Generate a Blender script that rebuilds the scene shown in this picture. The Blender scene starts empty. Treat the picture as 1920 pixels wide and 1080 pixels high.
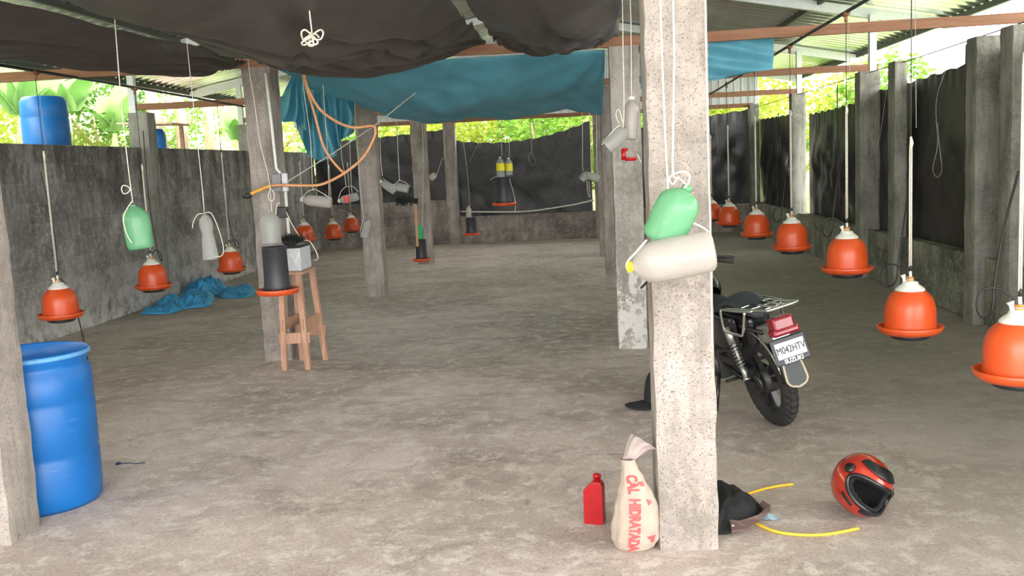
import bpy, bmesh, math, random
from mathutils import Vector, Matrix, noise
from math import pi, sin, cos, exp, sqrt, atan2

# ------------------------------------------------------------------ camera, world, exposure
S = bpy.context.scene
COL = S.collection
F, H = 1800.0, 1.75
K = 1.2                                        # metres per unit of distance along the hall
VX, VY, ROLL = 1090.0, 302.0, 0.049
ay = Vector((VX-960, -(VY-540), -F)).normalized()
vv = (ay.z*F)/(ROLL*ay.x-ay.y)
az = -Vector((ROLL*vv, -vv, -F)).normalized()
ax = ay.cross(az)
CM = Matrix((ax, ay, az))                      # cam -> world rotation (rows are world axes in camera space)
camd = bpy.data.cameras.new('camera'); cam = bpy.data.objects.new('camera', camd); COL.objects.link(cam)
camd.sensor_width = 36; camd.lens = F/1920*36; camd.clip_end = 300
cam.matrix_world = Matrix.Translation((0, 0, H)) @ CM.to_4x4()
S.camera = cam
CP = Vector((0, 0, H))

W = bpy.data.worlds.new('World'); S.world = W; W.use_nodes = True
bg = W.node_tree.nodes['Background']
bg.inputs[0].default_value = (1.0, 0.975, 0.955, 1); bg.inputs[1].default_value = 3.4
S.view_settings.view_transform = 'Standard'; S.view_settings.look = 'None'
S.view_settings.gamma = 1; S.view_settings.use_curve_mapping = False
S.view_settings.exposure = 1.57

def ray(x, y): return CM @ Vector((x-960, -(y-540), -F))
def gy(x, y, Y): d = ray(x, y); return CP + d*(Y*K/d.y)       # point of the view line at distance Y along the hall
def gz(x, y, z=0.0): d = ray(x, y); return CP + d*((z-H)/d.z)  # point at height z

R = random.Random(7)
N = noise.noise

# ------------------------------------------------------------------ object helpers
def tag(o, label=None, cat=None, group=None, kind=None):
    if label: o['label'] = label
    if cat: o['category'] = cat
    if group: o['group'] = group
    if kind: o['kind'] = kind
    return o
def thing(name, label, cat, loc=(0, 0, 0), rz=0, group=None, rot=None):
    o = bpy.data.objects.new(name, None); COL.objects.link(o)
    o.empty_display_size = .05
    o.location = loc; o.rotation_euler = rot if rot else (0, 0, rz)
    return tag(o, label, cat, group)

class MB:
    def __init__(s): s.v = []; s.f = []; s.sm = []
    def add(s, v, f, smooth=False):
        n = len(s.v); s.v += [Vector(p) for p in v]; s.f += [tuple(i+n for i in q) for q in f]
        s.sm += [smooth]*len(f); return s
    def box(s, c, d, rot=None, tw=None):
        x, y, z = d[0]/2, d[1]/2, d[2]/2
        v = [Vector(p) for p in ((-x,-y,-z),(x,-y,-z),(x,y,-z),(-x,y,-z),(-x,-y,z),(x,-y,z),(x,y,z),(-x,y,z))]
        if rot is not None: v = [rot @ p for p in v]
        c = Vector(c)
        return s.add([p+c for p in v], [(3,2,1,0),(4,5,6,7),(0,1,5,4),(1,2,6,5),(2,3,7,6),(3,0,4,7)])
    def bar(s, a, b, w, h, up=(0, 0, 1)):
        a, b = Vector(a), Vector(b); d = b-a; L = d.length; d.normalize(); up = Vector(up)
        if abs(d.dot(up)) > .98: up = Vector((0, 1, 0))
        r = d.cross(up).normalized(); u = r.cross(d)
        m = Matrix((d, r, u)).transposed()
        return s.box((a+b)/2, (L, w, h), m)
    def tube(s, pts, r, n=8, cap=True, closed=False):
        pts = [Vector(p) for p in pts]; m = len(pts)
        rs = r if isinstance(r, (list, tuple)) else [r]*m
        v = []; nrm = None
        for i, p in enumerate(pts):
            if closed: t = pts[(i+1) % m]-pts[i-1]
            else: t = pts[min(i+1, m-1)]-pts[max(i-1, 0)]
            if t.length < 1e-9: t = Vector((0, 0, 1))
            t.normalize()
            if nrm is None:
                nrm = t.cross(Vector((0, 0, 1)))
                if nrm.length < .1: nrm = t.cross(Vector((0, 1, 0)))
            nrm = (nrm - t*nrm.dot(t))
            if nrm.length < 1e-6: nrm = t.orthogonal()
            nrm.normalize(); b = t.cross(nrm)
            for k in range(n):
                a = 2*pi*k/n; v.append(p+(nrm*cos(a)+b*sin(a))*rs[i])
        f = []
        for i in range(m if closed else m-1):
            j = (i+1) % m
            for k in range(n):
                k2 = (k+1) % n; f.append((i*n+k, i*n+k2, j*n+k2, j*n+k))
        if cap and not closed: f += [tuple(range(n))[::-1], tuple(range((m-1)*n, m*n))]
        return s.add(v, f, True)
    def lathe(s, prof, n=32, mat=None, sx=1, sy=1):
        v = []; f = []; idx = []
        for (r, z) in prof:
            if r < 1e-6: idx.append([len(v)]); v.append(Vector((0, 0, z)))
            else:
                idx.append(list(range(len(v), len(v)+n)))
                v += [Vector((r*cos(2*pi*k/n)*sx, r*sin(2*pi*k/n)*sy, z)) for k in range(n)]
        for a, b in zip(idx, idx[1:]):
            for k in range(n):
                k2 = (k+1) % n
                if len(a) == 1 and len(b) == 1: continue
                if len(a) == 1: f.append((a[0], b[k2], b[k]))
                elif len(b) == 1: f.append((a[k], a[k2], b[0]))
                else: f.append((a[k], a[k2], b[k2], b[k]))
        if mat is not None: v = [mat @ p for p in v]
        return s.add(v, f, True)
    def grid(s, fn, nu, nv, smooth=True):
        v = [fn(i/nu, j/nv) for j in range(nv+1) for i in range(nu+1)]
        f = [(j*(nu+1)+i, j*(nu+1)+i+1, (j+1)*(nu+1)+i+1, (j+1)*(nu+1)+i) for j in range(nv) for i in range(nu)]
        return s.add(v, f, smooth)
    def xf(s, m): s.v = [m @ p for p in s.v]; return s
    def mesh(s, name, sharp=None):
        me = bpy.data.meshes.new(name); me.from_pydata([tuple(p) for p in s.v], [], s.f)
        me.polygons.foreach_set('use_smooth', s.sm); me.update()
        return me
    def build(s, name, m, parent=None, recenter=True, bevel=0, solid=0, sub=0, loc=None):
        """one mesh object; a top-level one gets its origin at its base"""
        off = Vector((0, 0, 0))
        if parent is None and recenter and s.v:
            xs = [p.x for p in s.v]; ys = [p.y for p in s.v]; zs = [p.z for p in s.v]
            off = Vector(((min(xs)+max(xs))/2, (min(ys)+max(ys))/2, min(zs)))
            s.v = [p-off for p in s.v]
        me = s.mesh(name); me.materials.append(m)
        o = bpy.data.objects.new(name, me); COL.objects.link(o)
        if parent is not None: o.parent = parent
        o.location = off
        if solid: md = o.modifiers.new('s', 'SOLIDIFY'); md.thickness = solid
        if bevel: md = o.modifiers.new('b', 'BEVEL'); md.width = bevel; md.segments = 2; md.limit_method = 'ANGLE'
        if sub: md = o.modifiers.new('u', 'SUBSURF'); md.levels = sub; md.render_levels = sub
        return o

def dup(root, loc, rz=0, label=None, skip=()):
    r = root.copy(); COL.objects.link(r); r.location = loc; r.rotation_euler = (0, 0, rz)
    if label: r['label'] = label
    for ch in list(root.children):
        if ch.name.split('.')[0] in skip: continue
        c = ch.copy(); COL.objects.link(c); c.parent = r
        for g in ch.children:
            d = g.copy(); COL.objects.link(d); d.parent = c
    return r
def smooth_path(pts, n=8):
    P = [Vector(p) for p in pts]; out = []
    for i in range(len(P)-1):
        a = P[max(i-1, 0)]; b = P[i]; c = P[i+1]; d = P[min(i+2, len(P)-1)]
        for k in range(n):
            t = k/n
            out.append(.5*((2*b)+(c-a)*t+(2*a-5*b+4*c-d)*t*t+(3*b-a-3*c+d)*t**3))
    out.append(P[-1]); return out
def rotz(a): return Matrix.Rotation(a, 3, 'Z')
def align(a, b):                      # matrix taking +Z to direction b-a, at a
    d = (Vector(b)-Vector(a)).normalized()
    return Matrix.Translation(a) @ d.to_track_quat('Z', 'Y').to_matrix().to_4x4()
def text_mesh(body, size, name='text', extrude=.0008, bold=.0):
    cu = bpy.data.curves.new(name, 'FONT'); cu.body = body; cu.size = size; cu.extrude = extrude
    cu.align_x = 'CENTER'; cu.align_y = 'CENTER'; cu.offset = bold
    o = bpy.data.objects.new(name, cu); COL.objects.link(o)
    dg = bpy.context.evaluated_depsgraph_get()
    me = bpy.data.meshes.new_from_object(o.evaluated_get(dg))
    bpy.data.objects.remove(o); bpy.data.curves.remove(cu)
    return me

# ------------------------------------------------------------------ materials
class NT:
    def __init__(s, name):
        s.m = bpy.data.materials.new(name); s.m.use_nodes = True
        s.t = s.m.node_tree; s.t.nodes.clear()
        s.out = s.n('ShaderNodeOutputMaterial')
    def n(s, k, **kw):
        x = s.t.nodes.new(k)
        for a, b in kw.items(): setattr(x, a, b)
        return x
    def l(s, a, b): s.t.links.new(a, b)
    def pr(s, col=None, rough=.6, metal=0, **kw):
        p = s.n('ShaderNodeBsdfPrincipled'); p.inputs['Roughness'].default_value = rough; p.inputs['Metallic'].default_value = metal
        if col is not None:
            if isinstance(col, (tuple, list)): p.inputs['Base Color'].default_value = (*col, 1)
            else: s.l(col, p.inputs['Base Color'])
        for k, v in kw.items(): p.inputs[k].default_value = v
        s.l(p.outputs[0], s.out.inputs[0]); return p
    def co(s, world=False, scale=None):
        if world: v = s.n('ShaderNodeNewGeometry').outputs['Position']
        else: v = s.n('ShaderNodeTexCoord').outputs['Object']
        if scale is None: return v
        m = s.n('ShaderNodeMapping'); m.inputs['Scale'].default_value = scale; s.l(v, m.inputs[0]); return m.outputs[0]
    def noi(s, vec, sc, det=4, rough=.6, dist=0):
        x = s.n('ShaderNodeTexNoise'); x.inputs['Scale'].default_value = sc; x.inputs['Detail'].default_value = det
        x.inputs['Roughness'].default_value = rough; x.inputs['Distortion'].default_value = dist
        s.l(vec, x.inputs['Vector']); return x.outputs['Fac']
    def ramp(s, fac, stops, interp='LINEAR'):
        r = s.n('ShaderNodeValToRGB'); r.color_ramp.interpolation = interp
        e = r.color_ramp.elements
        while len(e) < len(stops): e.new(.5)
        for i, (p, c) in enumerate(stops):
            e[i].position = p; e[i].color = (*c, 1) if len(c) == 3 else c
        s.l(fac, r.inputs[0]); return r.outputs[0]
    def mix(s, a, b, fac, mode='MIX'):
        x = s.n('ShaderNodeMix', data_type='RGBA', blend_type=mode)
        for v, i in ((fac, 0), (a, 6), (b, 7)):
            if isinstance(v, (int, float)): x.inputs[i].default_value = v
            elif isinstance(v, tuple): x.inputs[i].default_value = (*v, 1)
            else: s.l(v, x.inputs[i])
        return x.outputs[2]
    def math(s, op, a, b=None, clamp=False):
        x = s.n('ShaderNodeMath', operation=op); x.use_clamp = clamp
        for i, v in enumerate((a, b)):
            if v is None: continue
            if isinstance(v, (int, float)): x.inputs[i].default_value = v
            else: s.l(v, x.inputs[i])
        return x.outputs[0]
    def bump(s, p, h, st=.3, d=.01):
        b = s.n('ShaderNodeBump'); b.inputs['Strength'].default_value = st; b.inputs['Distance'].default_value = d
        s.l(h, b.inputs['Height']); s.l(b.outputs[0], p.inputs['Normal'])

g3 = lambda v: (v, v, v)
def plain(name, col, rough=.5, metal=0, var=.12, sc=25, bump=0, **kw):
    t = NT(name); c = t.co()
    f = t.noi(c, sc, 3)
    col2 = tuple(x*(1-var) for x in col); col3 = tuple(min(1, x*(1+var)) for x in col)
    p = t.pr(t.ramp(f, [(.3, col2), (.7, col3)]), rough, metal, **kw)
    if bump: t.bump(p, f, bump, .004)
    return t.m
def concrete(name, dark, light, warm=(.5, .42, .36), streak=.5, sc=1.0, whitewash=0):
    t = NT(name); c = t.co(world=True)
    a = t.noi(c, 2.2*sc, 6, .65); b = t.noi(c, 22*sc, 5, .7); d = t.noi(t.co(True, (6, 6, .9)), 1.6, 5, .65)
    pit = t.noi(c, 120, 3, .6)
    col = t.ramp(a, [(.38, dark), (.62, light)])
    col = t.mix(col, warm, t.ramp(b, [(.47, g3(0)), (.62, g3(.6))]))
    col = t.mix(col, tuple(x*.55 for x in dark), t.math('MULTIPLY', t.ramp(d, [(.45, g3(0)), (.68, g3(1))]), streak))
    col = t.mix(col, tuple(x*.4 for x in dark), t.ramp(pit, [(.34, g3(.6)), (.42, g3(0))]))
    if whitewash:
        sep = t.n('ShaderNodeSeparateXYZ'); t.l(c, sep.inputs[0])
        zz = t.math('ADD', sep.outputs[2], t.math('MULTIPLY', t.noi(c, 9, 5, .7), -.35))
        edge = t.ramp(zz, [(whitewash-.17, g3(1)), (whitewash-.15, g3(0))])
        wearn = t.ramp(t.noi(t.co(True, (2.2, 2.2, 1.6)), 4, 6, .75), [(.48, g3(1)), (.53, g3(.08))])
        col = t.mix(col, (.66, .65, .63), t.math('MULTIPLY', edge, wearn))
    p = t.pr(col, .92)
    h = t.math('ADD', b, t.math('MULTIPLY', t.ramp(pit, [(.28, g3(0)), (.42, g3(1))]), .8))
    t.bump(p, h, .55, .008)
    return t.m

M = {}
M['pillar'] = concrete('pillar_concrete', (.25, .222, .2), (.40, .36, .335), (.43, .37, .325), .5)
M['pillar2'] = concrete('pillar_concrete_aged', (.23, .205, .185), (.43, .385, .36), (.42, .37, .33), .55)
M['pillar_lime'] = concrete('pillar_concrete_limewashed', (.28, .265, .24), (.44, .42, .385), (.5, .45, .4), .5, 1, .75)
M['post'] = concrete('post_concrete', (.19, .19, .165), (.36, .35, .32), (.36, .35, .3), .6)

def floor_mat():
    t = NT('floor_concrete'); c = t.co(True)
    a = t.noi(c, .55, 7, .62, .6); b = t.noi(t.co(True, (1, 1.4, 1)), 1.7, 8, .7, .8); d = t.noi(c, 60, 6, .8); e = t.noi(c, 7, 8, .78, .3)
    col = t.ramp(a, [(.38, (.41, .34, .30)), (.5, (.53, .445, .40)), (.62, (.67, .57, .525))])
    col = t.mix(col, (.27, .22, .19), t.ramp(b, [(.49, g3(0)), (.66, g3(.65))]))
    col = t.mix(col, (.74, .68, .62), t.ramp(e, [(.5, g3(0)), (.6, g3(.75))]))
    col = t.mix(col, (.30, .235, .19), t.ramp(t.noi(c, 3.3, 9, .8, 1.2), [(.53, g3(0)), (.66, g3(.5))]))
    col = t.mix(col, (.14, .125, .11), t.ramp(d, [(.36, g3(.75)), (.45, g3(0))]))
    col = t.mix(col, (.72, .68, .63), t.ramp(d, [(.54, g3(0)), (.64, g3(.6))]))
    sep = t.n('ShaderNodeSeparateXYZ'); t.l(c, sep.inputs[0])
    # greenish right aisle: dampness and dimmer light painted together; lime dust near the drum
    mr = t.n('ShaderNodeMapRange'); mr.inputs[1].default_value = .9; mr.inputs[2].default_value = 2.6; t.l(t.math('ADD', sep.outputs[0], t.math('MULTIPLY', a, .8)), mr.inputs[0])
    damp_shade = t.math('MULTIPLY', mr.outputs[0], .62)
    col = t.mix(col, (.235, .225, .198), damp_shade)
    mr2 = t.n('ShaderNodeMapRange'); mr2.inputs[1].default_value = -4.1; mr2.inputs[2].default_value = -5.6; t.l(t.math('ADD', sep.outputs[0], t.math('MULTIPLY', a, .8)), mr2.inputs[0])
    col = t.mix(col, (.26, .25, .2), t.math('MULTIPLY', mr2.outputs[0], .35))
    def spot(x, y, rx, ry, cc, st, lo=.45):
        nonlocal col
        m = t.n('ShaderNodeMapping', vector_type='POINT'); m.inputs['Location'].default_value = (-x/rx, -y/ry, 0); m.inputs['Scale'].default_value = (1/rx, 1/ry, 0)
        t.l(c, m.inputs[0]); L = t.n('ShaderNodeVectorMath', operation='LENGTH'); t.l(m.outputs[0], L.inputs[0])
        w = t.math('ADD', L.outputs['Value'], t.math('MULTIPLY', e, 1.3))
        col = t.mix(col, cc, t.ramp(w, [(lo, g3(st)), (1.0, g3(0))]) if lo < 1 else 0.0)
    spot(-2.3, 5.16, .5, .33, (.74, .73, .72), .9, .35)
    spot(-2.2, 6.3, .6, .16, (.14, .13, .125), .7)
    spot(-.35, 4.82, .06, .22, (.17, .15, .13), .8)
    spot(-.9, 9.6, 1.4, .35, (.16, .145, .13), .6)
    spot(-1.3, 19.9, 1.9, 1.1, (.62, .57, .53), .8)  # daylight pool on the far floor, painted as a pale patch
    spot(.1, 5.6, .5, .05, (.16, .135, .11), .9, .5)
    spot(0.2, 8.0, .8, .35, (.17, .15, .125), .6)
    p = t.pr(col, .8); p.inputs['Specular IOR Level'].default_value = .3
    t.bump(p, t.math('ADD', d, t.math('MULTIPLY', e, .9)), .55, .008)
    return t.m
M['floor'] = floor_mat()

def block_mat(name, axis, dark, light, mort, top=None, rowh=.224, bw=.42, moss=0):
    t = NT(name); c = t.co(True); sep = t.n('ShaderNodeSeparateXYZ'); t.l(c, sep.inputs[0])
    cmb = t.n('ShaderNodeCombineXYZ'); t.l(sep.outputs[0 if axis == 'x' else 1], cmb.inputs[0]); t.l(sep.outputs[2], cmb.inputs[1])
    br = t.n('ShaderNodeTexBrick'); t.l(cmb.outputs[0], br.inputs[0])
    br.inputs['Scale'].default_value = 1; br.inputs['Brick Width'].default_value = bw; br.inputs['Row Height'].default_value = rowh
    br.inputs['Mortar Size'].default_value = .006; br.inputs['Mortar Smooth'].default_value = .35; br.inputs['Bias'].default_value = -.1
    br.inputs['Color1'].default_value = (*dark, 1); br.inputs['Color2'].default_value = (*light, 1); br.inputs['Mortar'].default_value = (*mort, 1)
    a = t.noi(c, 1.3, 6, .7, .4); b = t.noi(c, 16, 6, .75); s2 = t.noi(t.co(True, (3.2, 3.2, .8)), 1.3, 6, .7)
    col = t.mix(br.outputs[0], tuple(x*.38 for x in dark), t.ramp(a, [(.40, g3(0)), (.62, g3(.8))]))
    col = t.mix(col, (.62, .6, .57), t.ramp(b, [(.5, g3(0)), (.66, g3(.5))]))
    zt = t.n('ShaderNodeMapRange'); zt.inputs[1].default_value = .3; zt.inputs[2].default_value = 2.2; t.l(sep.outputs[2], zt.inputs[0])
    st = t.math('MULTIPLY', t.ramp(s2, [(.4, g3(0)), (.62, g3(1))]), t.math('MULTIPLY', zt.outputs[0], .85) if moss else .45)
    col = t.mix(col, (.045, .047, .04), st)
    if moss:
        zl = t.n('ShaderNodeMapRange'); zl.inputs[1].default_value = .75; zl.inputs[2].default_value = 0; t.l(sep.outputs[2], zl.inputs[0])
        col = t.mix(col, (.62, .6, .58), t.math('MULTIPLY', zl.outputs[0], t.ramp(t.noi(c, 5, 6, .7), [(.42, g3(0)), (.58, g3(.9))])))
    p = t.pr(col, .95)
    t.bump(p, t.math('ADD', t.math('MULTIPLY', br.outputs[1], -1.2), t.math('MULTIPLY', b, .5)), .6, .01)
    return t.m
M['block_left'] = block_mat('block_wall_left', 'y', (.27, .26, .245), (.46, .445, .42), (.42, .41, .385), moss=1)
M['block_right'] = block_mat('block_wall_right', 'y', (.25, .25, .2), (.36, .36, .295), (.26, .26, .22))
M['block_far'] = block_mat('block_wall_far', 'x', (.36, .305, .29), (.48, .41, .39), (.42, .37, .35))

def tarp_mat(name, col, rough, trans=.0, var=.15, tcol=None, sheen=.5):
    t = NT(name); c = t.co()
    f = t.noi(c, 3, 5, .65); p = t.pr(t.ramp(f, [(.3, tuple(x*(1-var) for x in col)), (.7, tuple(x*(1+var) for x in col))]), rough)
    p.inputs['Specular IOR Level'].default_value = sheen
    w = t.noi(c, 9, 4, .6, .6); t.bump(p, w, .35, .02)
    if trans:
        tr = t.n('ShaderNodeBsdfTranslucent'); tr.inputs[0].default_value = (*(tcol or col), 1)
        mx = t.n('ShaderNodeMixShader'); mx.inputs[0].default_value = trans
        t.l(p.outputs[0], mx.inputs[1]); t.l(tr.outputs[0], mx.inputs[2]); t.l(mx.outputs[0], t.out.inputs[0])
    return t.m
M['black_tarp'] = tarp_mat('black_tarp', (.066, .055, .055), .42, .0, .2)
M['black_curtain'] = tarp_mat('black_curtain', (.012, .0125, .016), .33, .0, .3, sheen=.6)
M['teal_tarp'] = tarp_mat('teal_tarp', (.17, .47, .58), .4, .4, .25, (.1, .7, .9))
M['blue_tarp'] = tarp_mat('blue_tarp', (.04, .32, .62), .45, 0, .3)
M['black_bag'] = tarp_mat('black_bag', (.008, .008, .01), .8, 0, .2)

def metal_sheet():
    t = NT('galvanised_sheet'); c = t.co(True)
    f = t.noi(t.co(True, (.5, 3, .5)), 3, 5, .7); p = t.pr(t.ramp(f, [(.3, (.66, .68, .69)), (.7, (.9, .92, .93))]), .2, .85)
    t.bump(p, t.noi(c, 20, 3), .12, .005); return t.m
M['sheet'] = metal_sheet()
M['white_metal'] = plain('white_steel', (.72, .75, .8), .5, .1, .08)
M['dark_metal'] = plain('dark_steel', (.06, .065, .06), .5, .4)
M['pipe'] = plain('dark_pipe', (.045, .05, .055), .45)
def wood(name, a, b, axis=(1, 1, 1), rough=.75):
    t = NT(name); f = t.noi(t.co(False, axis), 8, 6, .65, .8)
    p = t.pr(t.ramp(f, [(.3, a), (.7, b)]), rough); t.bump(p, f, .3, .004); return t.m
M['beam'] = wood('beam_wood', (.22, .10, .055), (.36, .19, .11), (.3, 6, 6))
M['wood'] = wood('stool_wood', (.36, .19, .12), (.58, .37, .26), (5, 5, .5))
M['stick'] = wood('handle_wood', (.5, .27, .15), (.66, .4, .24), (5, 5, .5))
M['orange'] = plain('orange_plastic', (.66, .085, .018), .34, 0, .06, 12)
M['orange'].node_tree.nodes['Principled BSDF'].inputs['Subsurface Weight'].default_value = 0
M['white_plastic'] = plain('white_plastic', (.74, .76, .7), .45, 0, .06)
M['black_plastic'] = plain('black_plastic', (.018, .019, .022), .4)
M['grey_black_plastic'] = plain('charcoal_plastic', (.035, .038, .047), .42)
M['brass'] = plain('brass', (.62, .25, .06), .4, .6)
M['rope'] = plain('white_rope', (.72, .69, .6), .9, 0, .15, 120, .4)
M['rope_dim'] = plain('grey_rope', (.42, .41, .38), .9, 0, .2, 90, .3)
M['wire'] = plain('dark_wire', (.05, .055, .05), .6)
M['fence_wire'] = plain('fence_wire', (.085, .085, .09), .6, .2)
M['cable_black'] = plain('black_cable', (.01, .01, .012), .5)
M['hose_orange'] = plain('orange_hose', (.66, .32, .15), .5)
M['hose_yellow'] = plain('yellow_hose', (.78, .5, .04), .45)
M['blue_drum'] = None
def drum_mat():
    t = NT('blue_drum_plastic'); c = t.co()
    f = t.noi(c, 5, 4); s1 = t.noi(c, 26, 5, .8); s2 = t.noi(t.co(False, (2, 2, 16)), 3, 4, .7)
    col = t.ramp(f, [(.3, (.002, .115, .40)), (.7, (.003, .145, .48))])
    sep = t.n('ShaderNodeSeparateXYZ'); t.l(c, sep.inputs[0])
    lo = t.ramp(sep.outputs[2], [(.0, g3(1)), (.35, g3(.15)), (1, g3(.3))])
    col = t.mix(col, (.35, .48, .6), t.math('MULTIPLY', t.ramp(s1, [(.64, g3(0)), (.72, g3(1))]), lo))
    col = t.mix(col, (.1, .33, .62), t.ramp(s2, [(.62, g3(0)), (.75, g3(.5))]))
    p = t.pr(col, .42); t.bump(p, f, .15, .01); return t.m
M['blue_drum'] = drum_mat()
def jug_mat(name, col, alpha):
    t = NT(name); f = t.noi(t.co(), 14, 4)
    p = t.n('ShaderNodeBsdfPrincipled'); p.inputs['Roughness'].default_value = .22
    t.l(t.ramp(f, [(.3, tuple(x*.9 for x in col)), (.7, col)]), p.inputs['Base Color'])
    tr = t.n('ShaderNodeBsdfTransparent'); tl = t.n('ShaderNodeBsdfTranslucent'); tl.inputs[0].default_value = (*col, 1)
    m1 = t.n('ShaderNodeMixShader'); m1.inputs[0].default_value = .4; t.l(p.outputs[0], m1.inputs[1]); t.l(tl.outputs[0], m1.inputs[2])
    m2 = t.n('ShaderNodeMixShader'); m2.inputs[0].default_value = alpha; t.l(m1.outputs[0], m2.inputs[1]); t.l(tr.outputs[0], m2.inputs[2])
    t.l(m2.outputs[0], t.out.inputs[0])
    b = t.n('ShaderNodeBump'); b.inputs['Strength'].default_value = .5; b.inputs['Distance'].default_value = .02
    t.l(t.noi(t.co(), 11, 2), b.inputs['Height']); t.l(b.outputs[0], p.inputs['Normal'])
    return t.m
M['clear'] = jug_mat('clear_plastic', (.6, .62, .6), .45)
M['milky'] = jug_mat('milky_plastic', (.66, .62, .585), .25)
M['green_clear'] = jug_mat('green_plastic', (.24, .6, .34), .15)
M['green_bright'] = jug_mat('bright_green_plastic', (.04, .7, .32), .15)
M['red_plastic'] = plain('red_plastic', (.38, .003, .008), .35, 0, .1)
M['red_lens'] = plain('red_lens', (.24, .004, .018), .25, 0, .1, **{'Coat Weight': .5})
M['yellow'] = plain('yellow_label', (.85, .75, .02), .5)
M['pink'] = plain('pink_red_plastic', (.8, .12, .14), .4)
M['sack'] = plain('woven_sack', (.40, .325, .27), .8, 0, .1, 7, .4)
M['sack_ink'] = plain('red_ink', (.52, .09, .09), .8, 0, .25, 60)
M['chrome'] = plain('chrome', (.75, .76, .76), .16, 1, .05)
M['dull_chrome'] = plain('dull_steel', (.5, .5, .48), .35, .85)
M['rubber'] = plain('rubber', (.022, .021, .02), .75, 0, .3, 60, .4)
M['seat'] = plain('seat_vinyl', (.035, .04, .048), .5, 0, .1)
M['bike_black'] = plain('black_paint', (.015, .015, .018), .25, 0, .1)
M['engine'] = plain('engine_alloy', (.08, .08, .08), .5, .6)
M['helmet_red'] = plain('helmet_red', (.44, .035, .018), .22, .25, .1, 4, **{'Coat Weight': .6})
M['helmet_black'] = plain('helmet_black', (.01, .011, .013), .3)
M['liner'] = plain('helmet_liner', (.008, .009, .01), .95)
M['plate_white'] = plain('plate_white', (.75, .76, .76), .5, 0, .05)
M['plate_dark'] = plain('plate_frame', (.012, .016, .035), .35)
M['ink'] = plain('ink', (.02, .02, .03), .5)
M['cloth_black'] = plain('cap_cloth', (.012, .016, .018), .85, 0, .2, 40)
M['brown_trim'] = plain('brown_vinyl', (.13, .085, .075), .6)
M['grey_box'] = plain('grey_box', (.6, .62, .66), .55)
M['mud'] = plain('mudflap', (.07, .08, .085), .6)
M['cream_edge'] = plain('faded_trim', (.5, .45, .33), .6)
M['bulb'] = plain('socket', (.55, .52, .45), .5)
def leaf_mat(name, a, b, tr=.45, sc=1.5):
    t = NT(name); f = t.noi(t.co(True), sc, 3)
    col = t.ramp(f, [(.3, a), (.7, b)])
    d = t.n('ShaderNodeBsdfDiffuse'); t.l(col, d.inputs[0]); tl = t.n('ShaderNodeBsdfTranslucent'); t.l(col, tl.inputs[0])
    m = t.n('ShaderNodeMixShader'); m.inputs[0].default_value = tr; t.l(d.outputs[0], m.inputs[1]); t.l(tl.outputs[0], m.inputs[2])
    t.l(m.outputs[0], t.out.inputs[0]); return t.m
M['leaf'] = leaf_mat('leaf_green', (.10, .24, .03), (.24, .40, .07))
M['leaf_y'] = leaf_mat('leaf_yellow_green', (.2, .29, .03), (.40, .44, .07))
M['leaf_d'] = leaf_mat('leaf_deep', (.05, .13, .03), (.14, .26, .06))
M['banana'] = leaf_mat('banana_leaf', (.22, .40, .14), (.38, .56, .24), .5, .8)
M['hill'] = leaf_mat('hill_green', (.16, .22, .08), (.36, .38, .22), .0, 3)
M['trunk'] = wood('trunk_bark', (.3, .22, .15), (.55, .42, .3), (4, 4, .6))

# ------------------------------------------------------------------ layout numbers
ROW = [y*K for y in (3.46, 7.35, 11.0, 14.6, 18.2)]          # front faces of the pillar rows
PW = .27
XR, XL = .28, -3.09                           # left edges of the two pillar lines
WL, WR, YF = -6.15, 3.80, 21.96
BZ = 2.75
def roofz(x): return 3.28+.19*(6.15-abs(x+1.15))

def up(p): return Vector((WR+.02 if p.x > 3.5 else p.x, p.y, 2.745 if p.x > 3.5 else max(p.z+.02, roofz(p.x)+.068 if p.x > .3 else 2.92 if p.y < 8.5 else 2.8 if p.y < 13 else roofz(p.x)+.068)))
# ------------------------------------------------------------------ setting
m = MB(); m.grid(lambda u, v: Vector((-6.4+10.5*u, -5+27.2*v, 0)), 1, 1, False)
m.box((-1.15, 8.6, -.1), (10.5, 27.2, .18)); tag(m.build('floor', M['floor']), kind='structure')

def block_wall(name, x0, x1, y0, y1, z, mt):
    m = MB(); m.box(((x0+x1)/2, (y0+y1)/2, z/2), (x1-x0, y1-y0, z)); return tag(m.build(name, mt, bevel=.006), kind='structure')
block_wall('wall_left', WL-.15, WL, -4, YF, 2.24, M['block_left'])
block_wall('wall_right', WR, WR+.15, -4, YF, .65, M['block_right'])
block_wall('wall_far', -3.0, WR+.15, YF, YF+.15, .62, M['block_far'])
block_wall('wall_far', WL-.15, -3.0, YF, YF+.15, 1.02, M['block_far'])

# corrugated roof, two slopes
def roof(xa, xb, name):
    m = MB(); y0, y1 = -3.6, 22.8; n = int((y1-y0)/.25)*12  # unseen front stretch behind the camera added to hold back sky light
    def fn(u, v):
        y = y0+(y1-y0)*u; x = xa+(xb-xa)*v
        return Vector((x, y, roofz(x)+.1+.024*sin(2*pi*y/.25)))
    m.grid(fn, n, 4)
    return tag(m.build(name, M['sheet'], solid=.002), kind='structure')
roof(-1.15, 4.98, 'ceiling'); roof(-7.3, -1.15, 'ceiling')

# white corrugated gable sheet over the far wall
m = MB()
def gab(u, v):
    x = -6.6+10.6*u; z0 = 2.82; z1 = roofz(x)+.08
    return Vector((x, 22.1+.02*(1 if sin(2*pi*x/.16) > 0 else -1), z0+(z1-z0)*v))
m.grid(gab, 520, 1, False)
tag(m.build('trim_1', M['white_metal'], solid=.002), kind='structure')

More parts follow.
